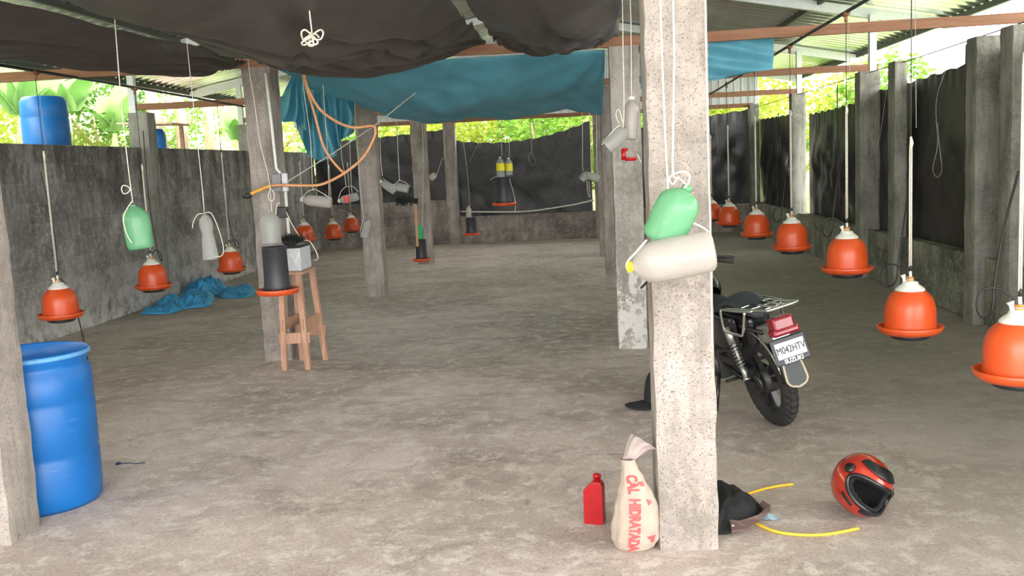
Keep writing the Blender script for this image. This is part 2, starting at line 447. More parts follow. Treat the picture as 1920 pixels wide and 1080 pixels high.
# steel rafters and posts per row
for i, y in enumerate(ROW):
    if i == 0: continue
    yy = y+.13
    for s, side in ((1, 'right'), (-1, 'left')):
        m = MB(); xe = -1.15+s*6.1
        m.bar((-1.15, yy, roofz(-1.15)), (xe, yy, roofz(xe)), .07, .13)
        tag(m.build('steel_rafter', M['white_metal'], bevel=.004),
            'white steel rafter under the %s roof slope over the %s row of pillars' % (side, ['', 'second', 'third', 'fourth', 'farthest'][i]), 'rafter', 'white steel rafters')
    for x in ([WR+.0] if i > 1 else [])+([WL-.05] if i > 1 else []):
        m = MB(); zt = roofz(x)-.03
        m.box((x+.08 if x > 0 else x-.03, yy-.06, (2.72+zt)/2), (.09, .09, zt-2.72))
        tag(m.build('steel_post', M['white_metal'], bevel=.004), 'white steel post on top of the %s wall pillar in the %s row' % ('right' if x > 0 else 'left', ['', 'second', 'third', 'fourth', 'farthest'][i]), 'post', 'white steel roof posts')
for k, x in enumerate((4.9, 3.2, 1.3, -7.2, -5.5, -3.6)):
    m = MB(); m.bar((x, -3.5, roofz(x)+.05), (x, 22.7, roofz(x)+.05), .05, .07)
    tag(m.build('roof_purlin', M['dark_metal']), ['dark purlin along the right eave of the roof', 'dark purlin over the right wall', 'dark purlin above the right aisle', 'dark purlin along the left eave of the roof', 'dark purlin above the left wall', 'dark purlin above the left pillar line'][k], 'purlin', 'roof purlins')

# wooden tie beams
for i, y in enumerate(ROW):
    x0, x1 = (-6.2, 4.3) if i < 2 else (-6.2, 3.95)
    yb = y+.06
    def bm(x0, x1): 
        m = MB(); n = 24
        def fn(u, v):
            x = x0+(x1-x0)*u; a = [(-.022, -.045), (.022, -.045), (.022, .045), (-.022, .045), (-.022, -.045)][int(v*4+.5)]
            return Vector((x, yb+a[0], BZ+.045+a[1]+.012*N(Vector((x*1.2, i*3, 0)))))
        m.grid(fn, n, 4, False); return m
    tag(bm(x0, x1).build('tie_beam', M['beam']), 'brown wooden tie beam across the hall on the %s row of pillars' % ['nearest', 'second', 'third', 'fourth', 'farthest'][i], 'beam', 'wooden tie beams')

# concrete pillars
def pillar(x, y, z, w, d, mt, label, group=None, name='concrete_pillar', rough=.004):
    m = MB(); n = max(8, int(z/.07))
    ring = []
    for k in range(6): ring.append((-.5+k/6, -.5))
    for k in range(6): ring.append((.5, -.5+k/6))
    for k in range(6): ring.append((.5-k/6, .5))
    for k in range(6): ring.append((-.5, .5-k/6))
    v = []; R_ = len(ring)
    for j in range(n+1):
        zz = z*j/n
        for (a, b) in ring:
            px, py = x+w/2+a*w, y+d/2+b*d
            q = Vector((px*9, py*9, zz*7)); corner = abs(abs(a)-.5) < 1e-6 and abs(abs(b)-.5) < 1e-6
            k = 2.2 if corner else 1
            ox = (N(q)*rough*k) - (rough*1.2 if corner else 0)*(1 if a > 0 else -1)
            oy = (N(q+Vector((9, 1, 3)))*rough*k) - (rough*1.2 if corner else 0)*(1 if b > 0 else -1)
            v.append(Vector((px+ox, py+oy, zz)))
    f = [(j*R_+k, j*R_+(k+1) % R_, (j+1)*R_+(k+1) % R_, (j+1)*R_+k) for j in range(n) for k in range(R_)]
    f.append(tuple(range(n*R_, n*R_+R_)))
    m.add(v, f, False)
    return tag(m.build(name, mt), label, 'pillar', group)
RN = ['nearest', 'second', 'third', 'fourth', 'farthest']
lr = ['rough grey concrete pillar in the foreground behind the lime sack', 'concrete pillar with limewashed foot right behind the foreground pillar', 'grey concrete pillar, third in the right line', 'dark concrete pillar, fourth in the right line, nearly hidden', 'far concrete pillar at the end of the right line by the far curtain']
ll = ['pale concrete pillar cut by the left frame edge beside the blue drum', 'concrete pillar behind the wooden stool, carrying the switch box', 'concrete pillar right of the hanging teal tarp bunch', 'dark concrete pillar behind the hanging broom', 'concrete pillar in the far wall left of the sagging black curtain']
for i, y in enumerate(ROW):
    pillar(XR, y, 2.75 if i else 2.9, PW, PW, M['pillar'] if i == 0 else M['pillar_lime'] if i == 1 else M['pillar2'], lr[i], 'pillars of the right line')
    pillar(XL-(.06 if i == 0 else 0), y+.2 if i == 0 else y if i < 4 else y-.1, 2.75, PW, PW, M['pillar'] if i == 0 else M['pillar2'], ll[i], 'pillars of the left line')
# pillars in the left wall
for i, lab in ((2, 'square concrete pillar in the left block wall right of the big blue tank'), (3, 'short-topped concrete pillar in the left block wall by the second white post')):
    pillar(WL-.15, ROW[i], 2.72, .28, .28, M['post'], lab, 'pillars of the left wall')
# posts in the right wall
for (x, y, w, z, lab) in ((3.75, 7.2, .27, 2.72, 'grey concrete post in the right wall nearest the right frame edge'), (3.76, 7.85, .25, 2.72, 'grey concrete post in the right wall, second from the right frame edge'),
                          (3.79, 9.9, .15, 2.74, 'grey concrete post in the right wall left of the loose rope loop'), (3.76, 11.0, .27, 2.74, 'grey concrete post in the right wall under the white roof post'),
                          (3.77, 14.5, .25, 2.74, 'concrete post in the right wall beside the gap in the curtain'), (3.78, 18.05, .2, 2.8, 'concrete corner post where the right wall meets the far wall')):
    pillar(x-.06, y*K, z, w, .26, M['post'], lab, 'posts of the right wall', 'concrete_post')

# ------------------------------------------------------------------ curtains
def curtain(name, p0, p1, zb0, zb1, top, label, folds=5, amp=.05, seed=0, mt='black_curtain', nu=90, nv=36):
    m = MB(); p0 = Vector(p0); p1 = Vector(p1); d = (p1-p0); L = d.length; nrm = Vector((-d.y, d.x, 0)).normalized()
    def fn(u, v):
        zt = top(u); zb = zb0+(zb1-zb0)*u
        p = p0+d*u
        w = u*L
        k = N(Vector((w*1.5+seed, v*1.3, seed)))*.9+N(Vector((w*3.5+v*3+seed, v*2.2, 3)))*.45+N(Vector((w*1.3-v*3+seed, v*2.5, 8)))*.8+N(Vector((w*7-v*6+seed, v*5, 5)))*.08
        gather = .008*sin(w*30)*max(0, v-.85)/.15
        return Vector((p.x, p.y, zb+(zt-zb)*v))+nrm*((amp*k*(sin(pi*min(1, v+.1))*.8+.3)+gather)*min(1, u*9+.1, (1-u)*9+.1))
    m.grid(fn, nu, nv); return tag(m.build(name, M[mt]), label, 'curtain', 'black plastic curtains')
zl = lambda a, b, s: (lambda u: a+(b-a)*u-s*4*u*(1-u)+.012*sin(u*60))
xw = WR+.16
curtain('black_curtain', (xw, 3.6, 0), (xw, 8.8, 0), .58, .58, zl(2.55, 2.6, .03), 'black plastic curtain over the right wall at the right frame edge', seed=1)
curtain('black_curtain', (xw, 8.8, 0), (xw, 13.35, 0), .6, .6, zl(2.62, 2.48, .03), 'black plastic curtain behind the nearest fully visible orange drinker', seed=2.5)
curtain('black_curtain', (xw, 13.35, 0), (xw, 17.2, 0), .58, .5, zl(2.42, 2.36, .02), 'creased black plastic curtain left of the white roof post on the right wall', seed=4.1, amp=.08)
curtain('black_curtain', (xw, 17.5, 0), (xw, 21.96, 0), .6, .62, zl(2.44, 2.48, .02), 'shiny black plastic curtain between the curtain gap and the far corner post', seed=7.7, amp=.08)
curtain('black_curtain', (3.85, YF+.1, 0), (.5, YF+.1, 0), .6, .6, zl(2.72, 2.3, -.02), 'black plastic curtain on the far wall behind the right-aisle drinkers', seed=9)
curtain('black_curtain', (.22, YF+.1, 0), (-2.9, YF+.1, 0), .56, .4, zl(2.64, 2.36, .22), 'black plastic curtain with sagging top edge behind the chain-link fence', seed=12, amp=.05)
curtain('black_curtain', (-3.05, YF+.1, 0), (-6.15, YF+.1, 0), .95, .98, zl(2.62, 2.45, .02), 'black plastic curtain on the far wall left of the sagging one', seed=15, amp=.04)

# chain-link fence in front of the far curtain
def chain(xa, xb, za, zb, y, label):
    m = MB(); st = .085; 
    w = xb-xa; h = zb-za; n = int((w+h)/st)+1
    for s in (1, -1):
        for i in range(n):
            o = i*st
            a, b = (max(0, o-h), min(o, h)), (min(o, w), max(0, o-w))
            pa = (xa+a[0], za+a[1]); pb = (xa+b[0], za+b[1])
            if s < 0: pa = (xa+xb-pa[0], pa[1]); pb = (xa+xb-pb[0], pb[1])
            m.tube([(pa[0], y, pa[1]), (pb[0], y, pb[1])], .0035, 3, False)
    return tag(m.build('chain_link_fence', M['fence_wire']), label, 'fence')
chain(-2.8, .25, .6, 2.3, YF-.02, 'grey chain-link mesh in front of the sagging far curtain')
chain(-6.1, -3.05, 1.02, 2.4, YF-.02, 'grey chain-link mesh in front of the left far curtain')

# ------------------------------------------------------------------ overhead tarps
def sheet(label, x0, x1, y0, y1, z0, z1, sag, seed, ties, slope=0, fr=.45, nu=110, nv=110, name='black_tarp', mt='black_tarp', edgeL=None, skew=0, cr=()):
    m = MB()
    def fn(u, v):
        x = x0+(x1-x0)*u; y = y0+(y1-y0)*v; ys = y*K
        z = (z0+(z1-z0)*u)
        if edgeL: z += edgeL(u, v)
        prof = fr+(1-fr)*sin(pi*min(1, v*1.0))**1.0
        z -= sag*(4*u*(1-u))**1.15*prof
        for (tx, ty, k, A, ph) in ties:
            dx, dy = x-tx, y-ty; r = sqrt(dx*dx+dy*dy)+1e-4; th = atan2(dy, dx)
            win = min(1, r/.35)*exp(-r/1.3)
            rp = sin(k*th+ph+.5*N(Vector((r*1.5, th, seed))))
            rp = rp*(1.25-.25*rp*rp)
            z += A*win*rp
        # pulled creases running out from the tied corners
        for (tx, ty, ths) in cr:
            dx, dy = x-tx, y-ty; r = sqrt(dx*dx+dy*dy)+1e-4; th = atan2(dy, dx)
            for i, t0 in enumerate(ths):
                dd = r*(th-t0-.10*sin(r*1.3+i*2)-.05*r)
                z += .11*min(1, r/.6)*exp(-r/2.8)*exp(-(dd/(.026+.014*r))**2)
        q = N(Vector((x*1.3+y*1.1+seed, y*.4-x*.3, seed)))
        z += .05*q+.012*N(Vector((x*5+y*4, y*1.2-x, seed)))
        return Vector((x+skew*(1-v), ys, z))
    m.grid(fn, nu, nv); return tag(m.build(name, M[mt], solid=.0015), label, 'tarp')
T1 = [(-.74, 7.3, 15, .04, 0), (-2.95, 7.3, 15, .045, 1)]
sheet('black tarp slung under the roof between the two slits, middle strip', -2.86, -.80, 3.62, 7.27, 2.78, 2.80, .25, 3, T1, fr=.62, nu=190, nv=150, cr=((-.74, 7.3, (-3.02, -2.86, -2.6, -2.3, -1.95)), (-2.95, 7.3, (-.12, -.45, -.8, -1.2))))
sheet('black tarp slung under the roof, right strip ending beside the foreground pillar', -.70, .36, 3.62, 7.27, 2.82, 2.82, .17, 8, [(-.74, 7.3, 19, .035, 2), (.45, 7.3, 21, .035, 1)], fr=.6, cr=((.45, 7.3, (-2.9, -2.5, -2.05, -1.8)),))
sheet('black tarp slung under the roof, left strip over the green bottle', -5.7, -2.99, 3.62, 7.27, 2.84, 2.76, .2, 14, [(-2.95, 7.3, 23, .07, .5), (-5.8, 7.3, 9, .03, 0)], edgeL=lambda u, v: .55*max(0, 1-u*.95)**2*(.5+.5*v), fr=.6, nu=190, nv=150, skew=-.16, cr=((-2.95, 7.3, (-3.0, -2.8, -2.55, -2.2, -1.85)),))

# teal tarp hanging behind the second tie beam
m = MB()
def teal(u, v):
    x = -2.79+3.04*u; y = 7.46+3.5*v
    top = 2.76
    s = sin(pi*min(1, v*1.02))**.75
    side = .25+.75*min(1, u/.3)
    side *= 1-.25*exp(-((u-.82)/.1)**2)
    z = top-.02-.47*s*side
    r = N(Vector((x*1.5+v*3, v*3, 2)))*.11+N(Vector((x*3.5-v*5, v*4+x, 5)))*.06
    th = atan2(y-7.4, x-.25); r += .035*sin(14*th)*exp(-((x-.25)**2+(y-7.4)**2)**.5)
    r += .02*abs(sin(8*(v+.25*sin(u*3))))
    return Vector((x, y*K, z+r*s))
m.grid(teal, 120, 100); tag(m.build('teal_tarp', M['teal_tarp'], solid=.0015), 'wide teal tarp sagging behind the black tarps at mid hall', 'tarp', 'teal tarps')
# right flap on the beam
m = MB()
def flap(u, v):
    x = .57+1.2*u; z = 2.77-(.36-.05*u+.02*sin(5*u))*(1-v) if False else 2.77-(1-v)*(.39-.09*u+.02*sin(5*u))
    return Vector((x, 9.0+.03*N(Vector((x*4+v*3, v*3, 1)))+.02*sin(12*(v+u))+(1-v)*.06, z))
m.grid(flap, 60, 24); tag(m.build('teal_tarp', M['teal_tarp'], solid=.0015), 'short teal tarp flap hanging from the beam right of the foreground pillar', 'tarp', 'teal tarps')
# bunched teal tarp at the left
t = thing('teal_tarp', 'bunched teal tarp hanging down left of the third left-line pillar', 'tarp', (0, 0, 0), group='teal tarps')
t.location = gy(600, 300, 9.0)
def bunch(pts_top, pts_bot, yd, seed, nf, amp, bulge=.1):
    m = MB(); n = 60
    def fn(u, v):
        a = pts_top(u); b = pts_bot(u)
        px = a[0]+(b[0]-a[0])*v; py = a[1]+(b[1]-a[1])*v
        f = amp*sin(u*nf*2*pi+1.5*N(Vector((u*3, v*2, seed)))*2+v*1.0)*(.25+v)+bulge*.6*N(Vector((u*3, v*3, seed)))
        return gy(px, py, yd+f)-t.location
    m.grid(fn, n, 40); return m
lin = lambda P: (lambda u: (lambda i, w: (P[i][0]+(P[i+1][0]-P[i][0])*w, P[i][1]+(P[i+1][1]-P[i][1])*w))(min(int(u*(len(P)-1)), len(P)-2), u*(len(P)-1)-min(int(u*(len(P)-1)), len(P)-2)))
bunch(lin([(548, 140), (556, 136), (562, 136), (566, 138)]), lin([(517, 205), (530, 229), (552, 228), (566, 240), (580, 250)]), 8.9, 2, 3, .05).build('front_fold', M['teal_tarp'], t, solid=.0015)
bunch(lin([(552, 160), (580, 140), (610, 150), (664, 165)]), lin([(556, 238), (578, 292), (600, 304), (632, 292), (640, 262), (664, 248)]), 9.1, 5, 5, .07).build('hanging_fold', M['teal_tarp'], t, solid=.0015)

# ------------------------------------------------------------------ pipes and wires along the aisles
def line_thing(name, pts, r, mt, label, cat, group=None, n=8):
    m = MB(); m.tube(pts, r, n); return tag(m.build(name, M[mt]), label, cat, group)
PXR, PXL, PZ = 1.98, -4.68, 2.74
def pipe(x, ys, label, fx):
    t = thing('water_pipe', label, 'pipe', (x, 2, PZ), group='overhead water pipes')
    m = MB(); dx = (lambda yy: (yy/K-5)*.018 if x > 0 else 0); m.tube([(dx(yy+2), yy, zz) for yy, zz in ((-1, .0), (7, .015), (13, -.01), (19.5, 0))], .014, 8); m.build('pipe', M['pipe'], t)
    for y in ys:
        f = MB(); f.tube([(dx(y), y-2-.04, 0), (dx(y), y-2+.04, 0)], .022, 8); f.tube([(dx(y), y-2, 0), (dx(y), y-2, -.06)], .014, 8); f.build('tee_fitting', M['beam'], t)
DR = [(round(a*K, 3), b) for a, b in ((3.72, .66), (5.0, .60), (6.25, .80), (8.0, .78), (9.75, .75), (11.75, .73), (13.5, .68))]
DL = [(round(a*K, 3), b) for a, b in ((6.8, .585), (8.36, .60), (10.3, .525), (13.2, .64), (14.75, .54), (15.95, .57))]
pipe(PXR, [d[0] for d in DR], 'dark water pipe above the right row of orange drinkers', 0)
pipe(PXL, [d[0] for d in DL], 'dark water pipe above the left row of orange drinkers', 0)
line_thing('fence_wire', [(WR+.02, 3, 2.74), (WR+.02, 8.6, 2.745), (WR+.02, 11.4, 2.72), (WR+.02, 21.6, 2.72)], .006, 'wire', 'taut dark wire along the tops of the right wall posts', 'wire', 'fence wires')
line_thing('fence_wire', [(WR+.12, 3, 2.58), (WR+.12, 21.6, 2.55)], .0025, 'rope_dim', 'thin wire just under the taut dark wire on the right wall', 'wire', 'fence wires')
line_thing('fence_pole', [(WR+.13, 10.26, .6), (WR+.13, 10.26, 2.73)], .012, 'pipe', 'thin dark pole in front of the curtain between two right wall posts', 'pole')
line_thing('fence_pole', [(WR+.1, 15.1, .6), (WR+.1, 15.1, 2.7)], .01, 'pipe', 'thin dark pole before the creased curtain left of the white roof post', 'pole')
line_thing('fence_pole', [(WR+.1, 19.5, .6), (WR+.1, 19.5, 2.5)], .01, 'pipe', 'thin dark pole before the shiny curtain near the far corner', 'pole')
line_thing('white_pipe', smooth_path([(-2.8, YF-.06, .74), (-1.9, YF-.08, .69), (-1.2, YF-.08, .68), (-.3, YF-.08, .77), (.25, YF-.06, .86)], 6), .018, 'white_plastic', 'white hose strung low across the sagging far curtain', 'hose')

# ------------------------------------------------------------------ bell drinkers
def drinker_cord(t, z, ytop, kz=1.72):
    m = MB(); top = PZ-.05-z
    k = max(.6, kz-z)
    w_ = .0045 if t.location.x > 0 else .0032
    m.tube([(-.005, 0, .41), (-.005, 0, k)], w_, 6); m.tube([(.005, 0, .41), (.005, 0, k)], w_, 6)
    m.tube([(0, 0, k-.03), (.004, 0, k+.01), (0, 0, k+.05)], [.006, .012, .006], 6)
    c = m.build('hang_rope', M['rope'], t)
    m = MB(); m.tube([(0, 0, k), (0, 0, top)], .0035, 6); m.build('upper_line', M['wire'], t)
    m = MB(); m.tube([(.03, 0, k+.1), (.02, 0, top)], .002, 5); m.build('thin_line', M['rope_dim'], t)
def make_drinker(loc, label, group):
    t = thing('bell_drinker', label, 'drinker', loc, group=group)
    m = MB(); m.lathe([(.0, .012), (.12, .0), (.16, .0), (.183, .018), (.196, .046), (.190, .05), (.182, .044), (.172, .024), (.15, .014)], 56); m.build('tray', M['orange'], t)
    m = MB(); m.lathe([(.152, .014), (.152, .05), (.151, .10), (.149, .15), (.144, .18), (.134, .21), (.119, .237), (.098, .257), (.084, .268), (.078, .27)], 56); m.build('bell', M['orange'], t)
    m = MB(); m.lathe([(.0, -.032), (.10, -.032), (.114, -.024), (.118, .002), (.0, .004)], 40); m.build('ballast_base', M['black_plastic'], t)
    m = MB(); m.lathe([(.08, .264), (.086, .266), (.086, .274), (.08, .282), (.06, .298), (.05, .304), (.046, .318), (.034, .322), (.02, .324), (.02, .35), (.0, .35)], 36)
    m.tube([(-.03, 0, .31), (-.036, 0, .345), (-.042, 0, .362)], [.011, .011, .018], 10); m.build('cap', M['white_plastic'], t)
    m = MB(); m.lathe([(.0, .338), (.024, .338), (.024, .35), (.0, .35)], 16); m.lathe([(.0, .326), (.022, .326), (.022, .332), (.0, .332)], 16); m.build('valve_ring', M['brass'], t)
    m = MB(); m.tube([(.002, 0, .35), (0, 0, .385)], .009, 8); m.build('valve_stem', M['white_plastic'], t)
    m = MB(); m.tube([(.0, 0, .38), (.003, 0, .405), (0, 0, .42)], .008, 8); m.build('hook', M['black_plastic'], t)
    return t
def hose(t, pts, n=6):
    m = MB(); m.tube(smooth_path(pts, 8), .0055, n); m.build('feed_hose', M['cable_black'], t)
loopL = lambda: [(-.02, 0, .37), (-.08, .03, .42), (-.15, .05, .41), (-.165, .06, .33), (-.13, .07, .28), (-.08, .1, .31), (-.06, .12, .45), (-.03, .1, .7), (-.006, .02, .95)]
labsR = ['orange bell drinker cut off by the right frame edge', 'largest whole orange bell drinker, right of the motorcycle', 'orange bell drinker hanging high above the motorcycle helmet, third nearest in the right row',
         'orange bell drinker under the bright curtain gap in the right row', 'orange bell drinker hanging clear of the others left of the one under the curtain gap', 'orange bell drinker in the right row, just right of the one touching the foreground pillar', 'orange bell drinker half hidden by the foreground pillar']
labsL = ['orange bell drinker nearest the blue drum in the left row', 'orange bell drinker just below the green bottle', 'orange bell drinker right of the clear cut bottle, above the blue tarp', 'orange bell drinker just right of the stool box', 'orange bell drinker beneath the milky jug, between two others',
         'orange bell drinker touching the third left-line pillar']
d0 = None
for labs, D, px, grp in ((labsR, DR, PXR, 'orange bell drinkers of the right aisle'), (labsL, DL, PXL, 'orange bell drinkers of the left aisle')):
    for (y, z), lab in zip(D, labs):
        x = px+(.0 if px < 0 else (y/K-5)*.018); yk = round(y/K, 2)
        if d0 is None: d0 = proto = make_drinker((x, y, z), lab, grp); protoparts = [c for c in proto.children]
        else:
            d0 = bpy.data.objects.new('bell_drinker', None); COL.objects.link(d0); d0.empty_display_size = .05; d0.location = (x, y, z)
            tag(d0, lab, 'drinker', grp); d0.rotation_euler.z = R.uniform(-.4, .4)
            for c in protoparts:
                c2 = c.copy(); COL.objects.link(c2); c2.parent = d0
        drinker_cord(d0, z, PZ, 1.75 if yk == 5.0 else R.uniform(2.0, 2.25) if px > 0 else R.uniform(1.85, 2.05))
        if yk in (5.0, 6.25, 8.0, 3.72): hose(d0, loopL())
        elif px < 0 and yk in (8.36, 10.3):
            hose(d0, [(.0, 0, .36), (.06, .02, .42), (.11, .03, .38), (.1, .05, .3), (.05, .06, .4), (-.02, .08, .9), (-.03, .1, 1.7)])
        elif yk == 6.8: hose(d0, [(.0, 0, .36), (.03, .05, .3), (.09, .1, .0), (.12, .12, -.3), (.13, .14, -.55)]); hose(d0, [(.02, .0, .4), (.0, .02, .8), (-.08, .05, 1.3)])

# ------------------------------------------------------------------ blue drum, foreground left
t = thing('blue_drum', 'open blue plastic drum with scuffed base behind the left foreground pillar', 'drum', (-3.065, 5.0, 0))
m = MB(); rr = .292
prof = [(0, .012), (rr-.05, .012), (rr-.02, 0), (rr-.004, .02), (rr+.002, .1), (rr+.004, .27), (rr-.002, .285), (rr+.004, .3), (rr+.006, .55), (rr, .565), (rr+.006, .58), (rr+.003, .72), (rr-.016, .745), (rr-.014, .765), (rr-.004, .79), (rr+.0, .80), (rr+.0, .822), (rr-.004, .828), (rr-.012, .822), (rr-.018, .76), (rr-.016, .3), (rr-.03, .03), (0, .03)]
m.lathe([(a, b*1.04) for a, b in prof], 72); m.build('drum_body', M['blue_drum'], t)
m = MB(); m.lathe([(rr-.002, .83), (rr+.008, .834), (rr+.008, .848), (rr-.002, .855)], 72); m.build('rim_ring', plain('drum_rim', (.12, .36, .66), .45), t)

# blue tanks outside the left wall
for (x, y, r, z0, z1, lab) in ((gy(84, 250, 10.3).x, 12.4, .295, 1.95, 2.93, 'big blue plastic drum standing outside behind the left wall'), (gy(282, 260, 14.2).x, 17.0, .29, 1.85, 2.69, 'blue plastic drum under the rusty sheet beyond the left wall')):
    m = MB(); h = z1-z0
    m.lathe([(0, 0), (r-.02, 0), (r, .03), (r, h*.3), (r-.008, h*.32), (r, h*.34), (r, h*.7), (r-.008, h*.72), (r, h*.74), (r-.01, h-.06), (r-.04, h-.01), (r-.06, h), (0, h)], 40)
    o = m.build('blue_tank', M['blue_drum']); o.location = (x, y, z0); tag(o, lab, 'drum', 'blue drums outside')
m = MB(); c = gy(290, 236, 14.2); m.box((c.x, 17.0, 2.78), (1.0, .8, .03), Matrix.Rotation(.05, 3, 'Y')); m.box((c.x-.4, 17.2, 2.3), (.06, .06, .9)); m.box((c.x+.42, 17.2, 2.3), (.06, .06, .9))
tag(m.build('tank_cover', plain('rusty_sheet', (.45, .28, .22), .8, 0, .3)), 'rusty sheet on stakes over the smaller blue drum outside', 'cover')

# ------------------------------------------------------------------ jugs, bottles and feeders hanging from ropes
def jug_profile(r, L, neck=.017):
    return [(0, 0), (r*.8, .0), (r*.97, .012), (r, .03), (r*.985, L*.3), (r, L*.45), (r*.985, L*.6), (r*.98, L*.72), (r*.86, L*.82), (r*.55, L*.91), (neck*1.2, L*.95), (neck, L*.97), (neck, L)]
def jug_thing(name, label, cat, base, top, r, mt, ropes, group=None, cap=None, open_base=False, squash=1.0, dent=.0, prof=None):
    """base, top: world ends of the jug axis; ropes: list of world paths"""
    base, top = Vector(base), Vector(top); L = (top-base).length
    t = thing(name, label, cat, base, group=group)
    m = MB(); P = jug_profile(r, L)
    if open_base: P = P[3:]
    if prof: P = [(a*r, b*L) for a, b in prof]
    mt_ = align(Vector((0, 0, 0)), top-base)
    m.lathe(P, 32)
    for p in m.v:
        k = 1+dent*N(Vector((p.x*14, p.y*14, p.z*9+r*50)))
        p.x *= k; p.y *= k*squash
    m.xf(mt_); m.build('jug_body', M[mt], t)
    if cap:
        c = MB(); c.lathe([(0, L-.012), (.021, L-.012), (.022, L+.01), (0, L+.012)], 18); c.xf(mt_); c.build('cap', M[cap], t)
    for pth in ropes:
        if pth[0].z-top.z > .4: pth = [up(pth[0])]+list(pth)
        m = MB(); m.tube(smooth_path([Vector(p)-base for p in pth], 6), .0035 if base.y > 4 else .0042, 6); m.build('rope', M['rope'], t)
    return t
G = gy
# foreground pair on the main pillar
Yg = 3.27
jug_thing('green_bottle', 'big green plastic bottle tied to the foreground pillar', 'bottle', G(1238, 452, Yg), G(1287, 352, Yg+.0)+Vector((0, -.03, .0)), .086, 'green_clear',
          [[G(1262, 0, Yg-.02), G(1263, 150, Yg), G(1262, 250, Yg-.02), G(1262, 325, Yg-.05), G(1275, 335, Yg-.08), G(1285, 345, Yg-.1)],
           [G(1283, 352, Yg-.12), G(1292, 340, Yg-.1), G(1290, 325, Yg-.06), G(1276, 322, Yg-.05), G(1255, 333, Yg-.05), G(1262, 345, Yg-.07), G(1272, 330, Yg-.08)]], cap='green_clear', dent=.1)
jug_thing('plastic_jug', 'big milky plastic jug lying slung beneath the green bottle on the foreground pillar', 'jug', G(1338, 470, Yg-.1), G(1180, 500, Yg-.1), .083, 'milky',
          [[G(1238, 0, Yg), G(1243, 150, Yg), G(1247, 250, Yg-.02), G(1252, 345, Yg-.02), G(1252, 352, Yg)],
           [G(1212, 450, Yg-.12), G(1195, 470, Yg-.14), G(1177, 490, Yg-.12), G(1175, 503, Yg-.1), G(1182, 508, Yg-.1)],
           [G(1292, 415, Yg-.02), G(1315, 425, Yg-.02), G(1330, 436, Yg-.03)]], cap='yellow', dent=.08)
m = MB(); m.tube(smooth_path([G(1322, 0, 3.42), G(1327, 250, 3.42), G(1333, 500, 3.42), G(1335, 650, 3.42)], 6), .0035, 6)
tag(m.build('white_rope', M['rope']), 'white cord running down the right edge of the foreground pillar', 'cord')
# rope bow
t = thing('hanging_rope', 'white rope tied in a bow under the black tarp, alone at top', 'rope', G(585, 84, 4.4))
m = MB(); o = t.location
m.tube([up(G(578, -40, 4.4))-o, G(578, -40, 4.4)-o, G(580, 20, 4.4)-o, G(585, 62, 4.4)-o], .0045, 6)
for pts in ([(585, 66), (572, 56), (565, 62), (570, 76), (582, 70)], [(585, 66), (600, 56), (606, 62), (600, 74), (584, 72)], [(580, 70), (566, 80), (572, 84), (590, 72), (578, 66)], [(588, 68), (596, 80), (584, 84), (570, 74), (590, 64), (598, 70)], [(582, 60), (588, 84), (578, 84), (584, 66)]):
    m.tube(smooth_path([G(x, y, 4.4+R.uniform(-.02, .02))-o for x, y in pts], 8), .005, 6)
m.build('rope', M['rope'], t)
# left jugs
y = 4.85
jug_thing('green_bottle', 'green plastic bottle hanging before the left block wall', 'bottle', G(265, 467, y), G(249, 384, y), .082, 'green_clear',
          [[G(211, -30, y), G(214, 20, y), G(228, 200, y), G(240, 310, y), G(249, 380, y)], [G(246, 358, y), G(240, 350, y), G(231, 348, y), G(228, 355, y), G(232, 363, y), G(240, 361, y), G(245, 353, y)], [G(247, 378, y-.09), G(232, 405, y-.09), G(236, 435, y-.09), G(247, 456, y-.09)]], dent=.1)
y = 6.0
jug_thing('cut_bottle', 'clear cut-off plastic bottle hanging above the orange drinker near the blue tarp', 'bottle', G(396, 486, y), G(384, 402, y), .062, 'clear',
          [[G(350, 76, y), G(365, 220, y), G(378, 340, y), G(383, 398, y)], [G(383, 400, y-.02), G(396, 400, y-.03), G(410, 430, y-.03), G(419, 465, y-.03), G(415, 480, y-.03), G(400, 480, y-.05)], [G(383, 400, y), G(370, 403, y), G(362, 418, y), G(361, 428, y)]], open_base=True, dent=.15, prof=[(1.0, 0), (.93, .2), (.8, .45), (.68, .55), (.66, .6), (.8, .7), (.84, .8), (.72, .9), (.4, .97), (.2, 1)])
# jug lying by switch pillar
y = 7.6
jug_thing('plastic_jug', 'milky plastic jug slung sideways right of the switch box', 'jug', G(621, 380, y), G(566, 374, y), .055, 'milky',
          [[G(571, 180, y), G(582, 260, y), G(586, 350, y), G(590, 354, y)], [G(590, 354, y-.03), G(576, 360, y-.03), G(564, 376, y-.03)], [G(590, 354, y-.03), G(604, 362, y-.03), G(620, 372, y-.05)], [G(612, 250, y+.3), G(616, 330, y+.1), G(617, 370, y)]], cap='white_plastic', dent=.08)
y = 9.4
jug_thing('plastic_jug', 'clear plastic jug with a red cup between the milky jug and the third pillar', 'jug', G(672, 368, y), G(636, 377, y), .05, 'clear',
          [[G(640, 285, y), G(645, 320, y), G(649, 350, y)], [G(649, 350, y), G(640, 358, y), G(633, 378, y)], [G(649, 350, y), G(662, 350, y), G(672, 360, y)], [G(655, 260, y), G(658, 330, y), G(660, 362, y)]], cap='white_plastic', dent=.08)
m = MB(); c = G(650, 372, y-.06); m.lathe([(0, -.05), (.03, -.05), (.035, .0), (.04, .03), (.0, .03)], 14); m.xf(Matrix.Translation(c)); tag(m.build('drinker_cup', M['pink']), 'pinkish red drinker cup against the clear jug by the third pillar', 'cup')
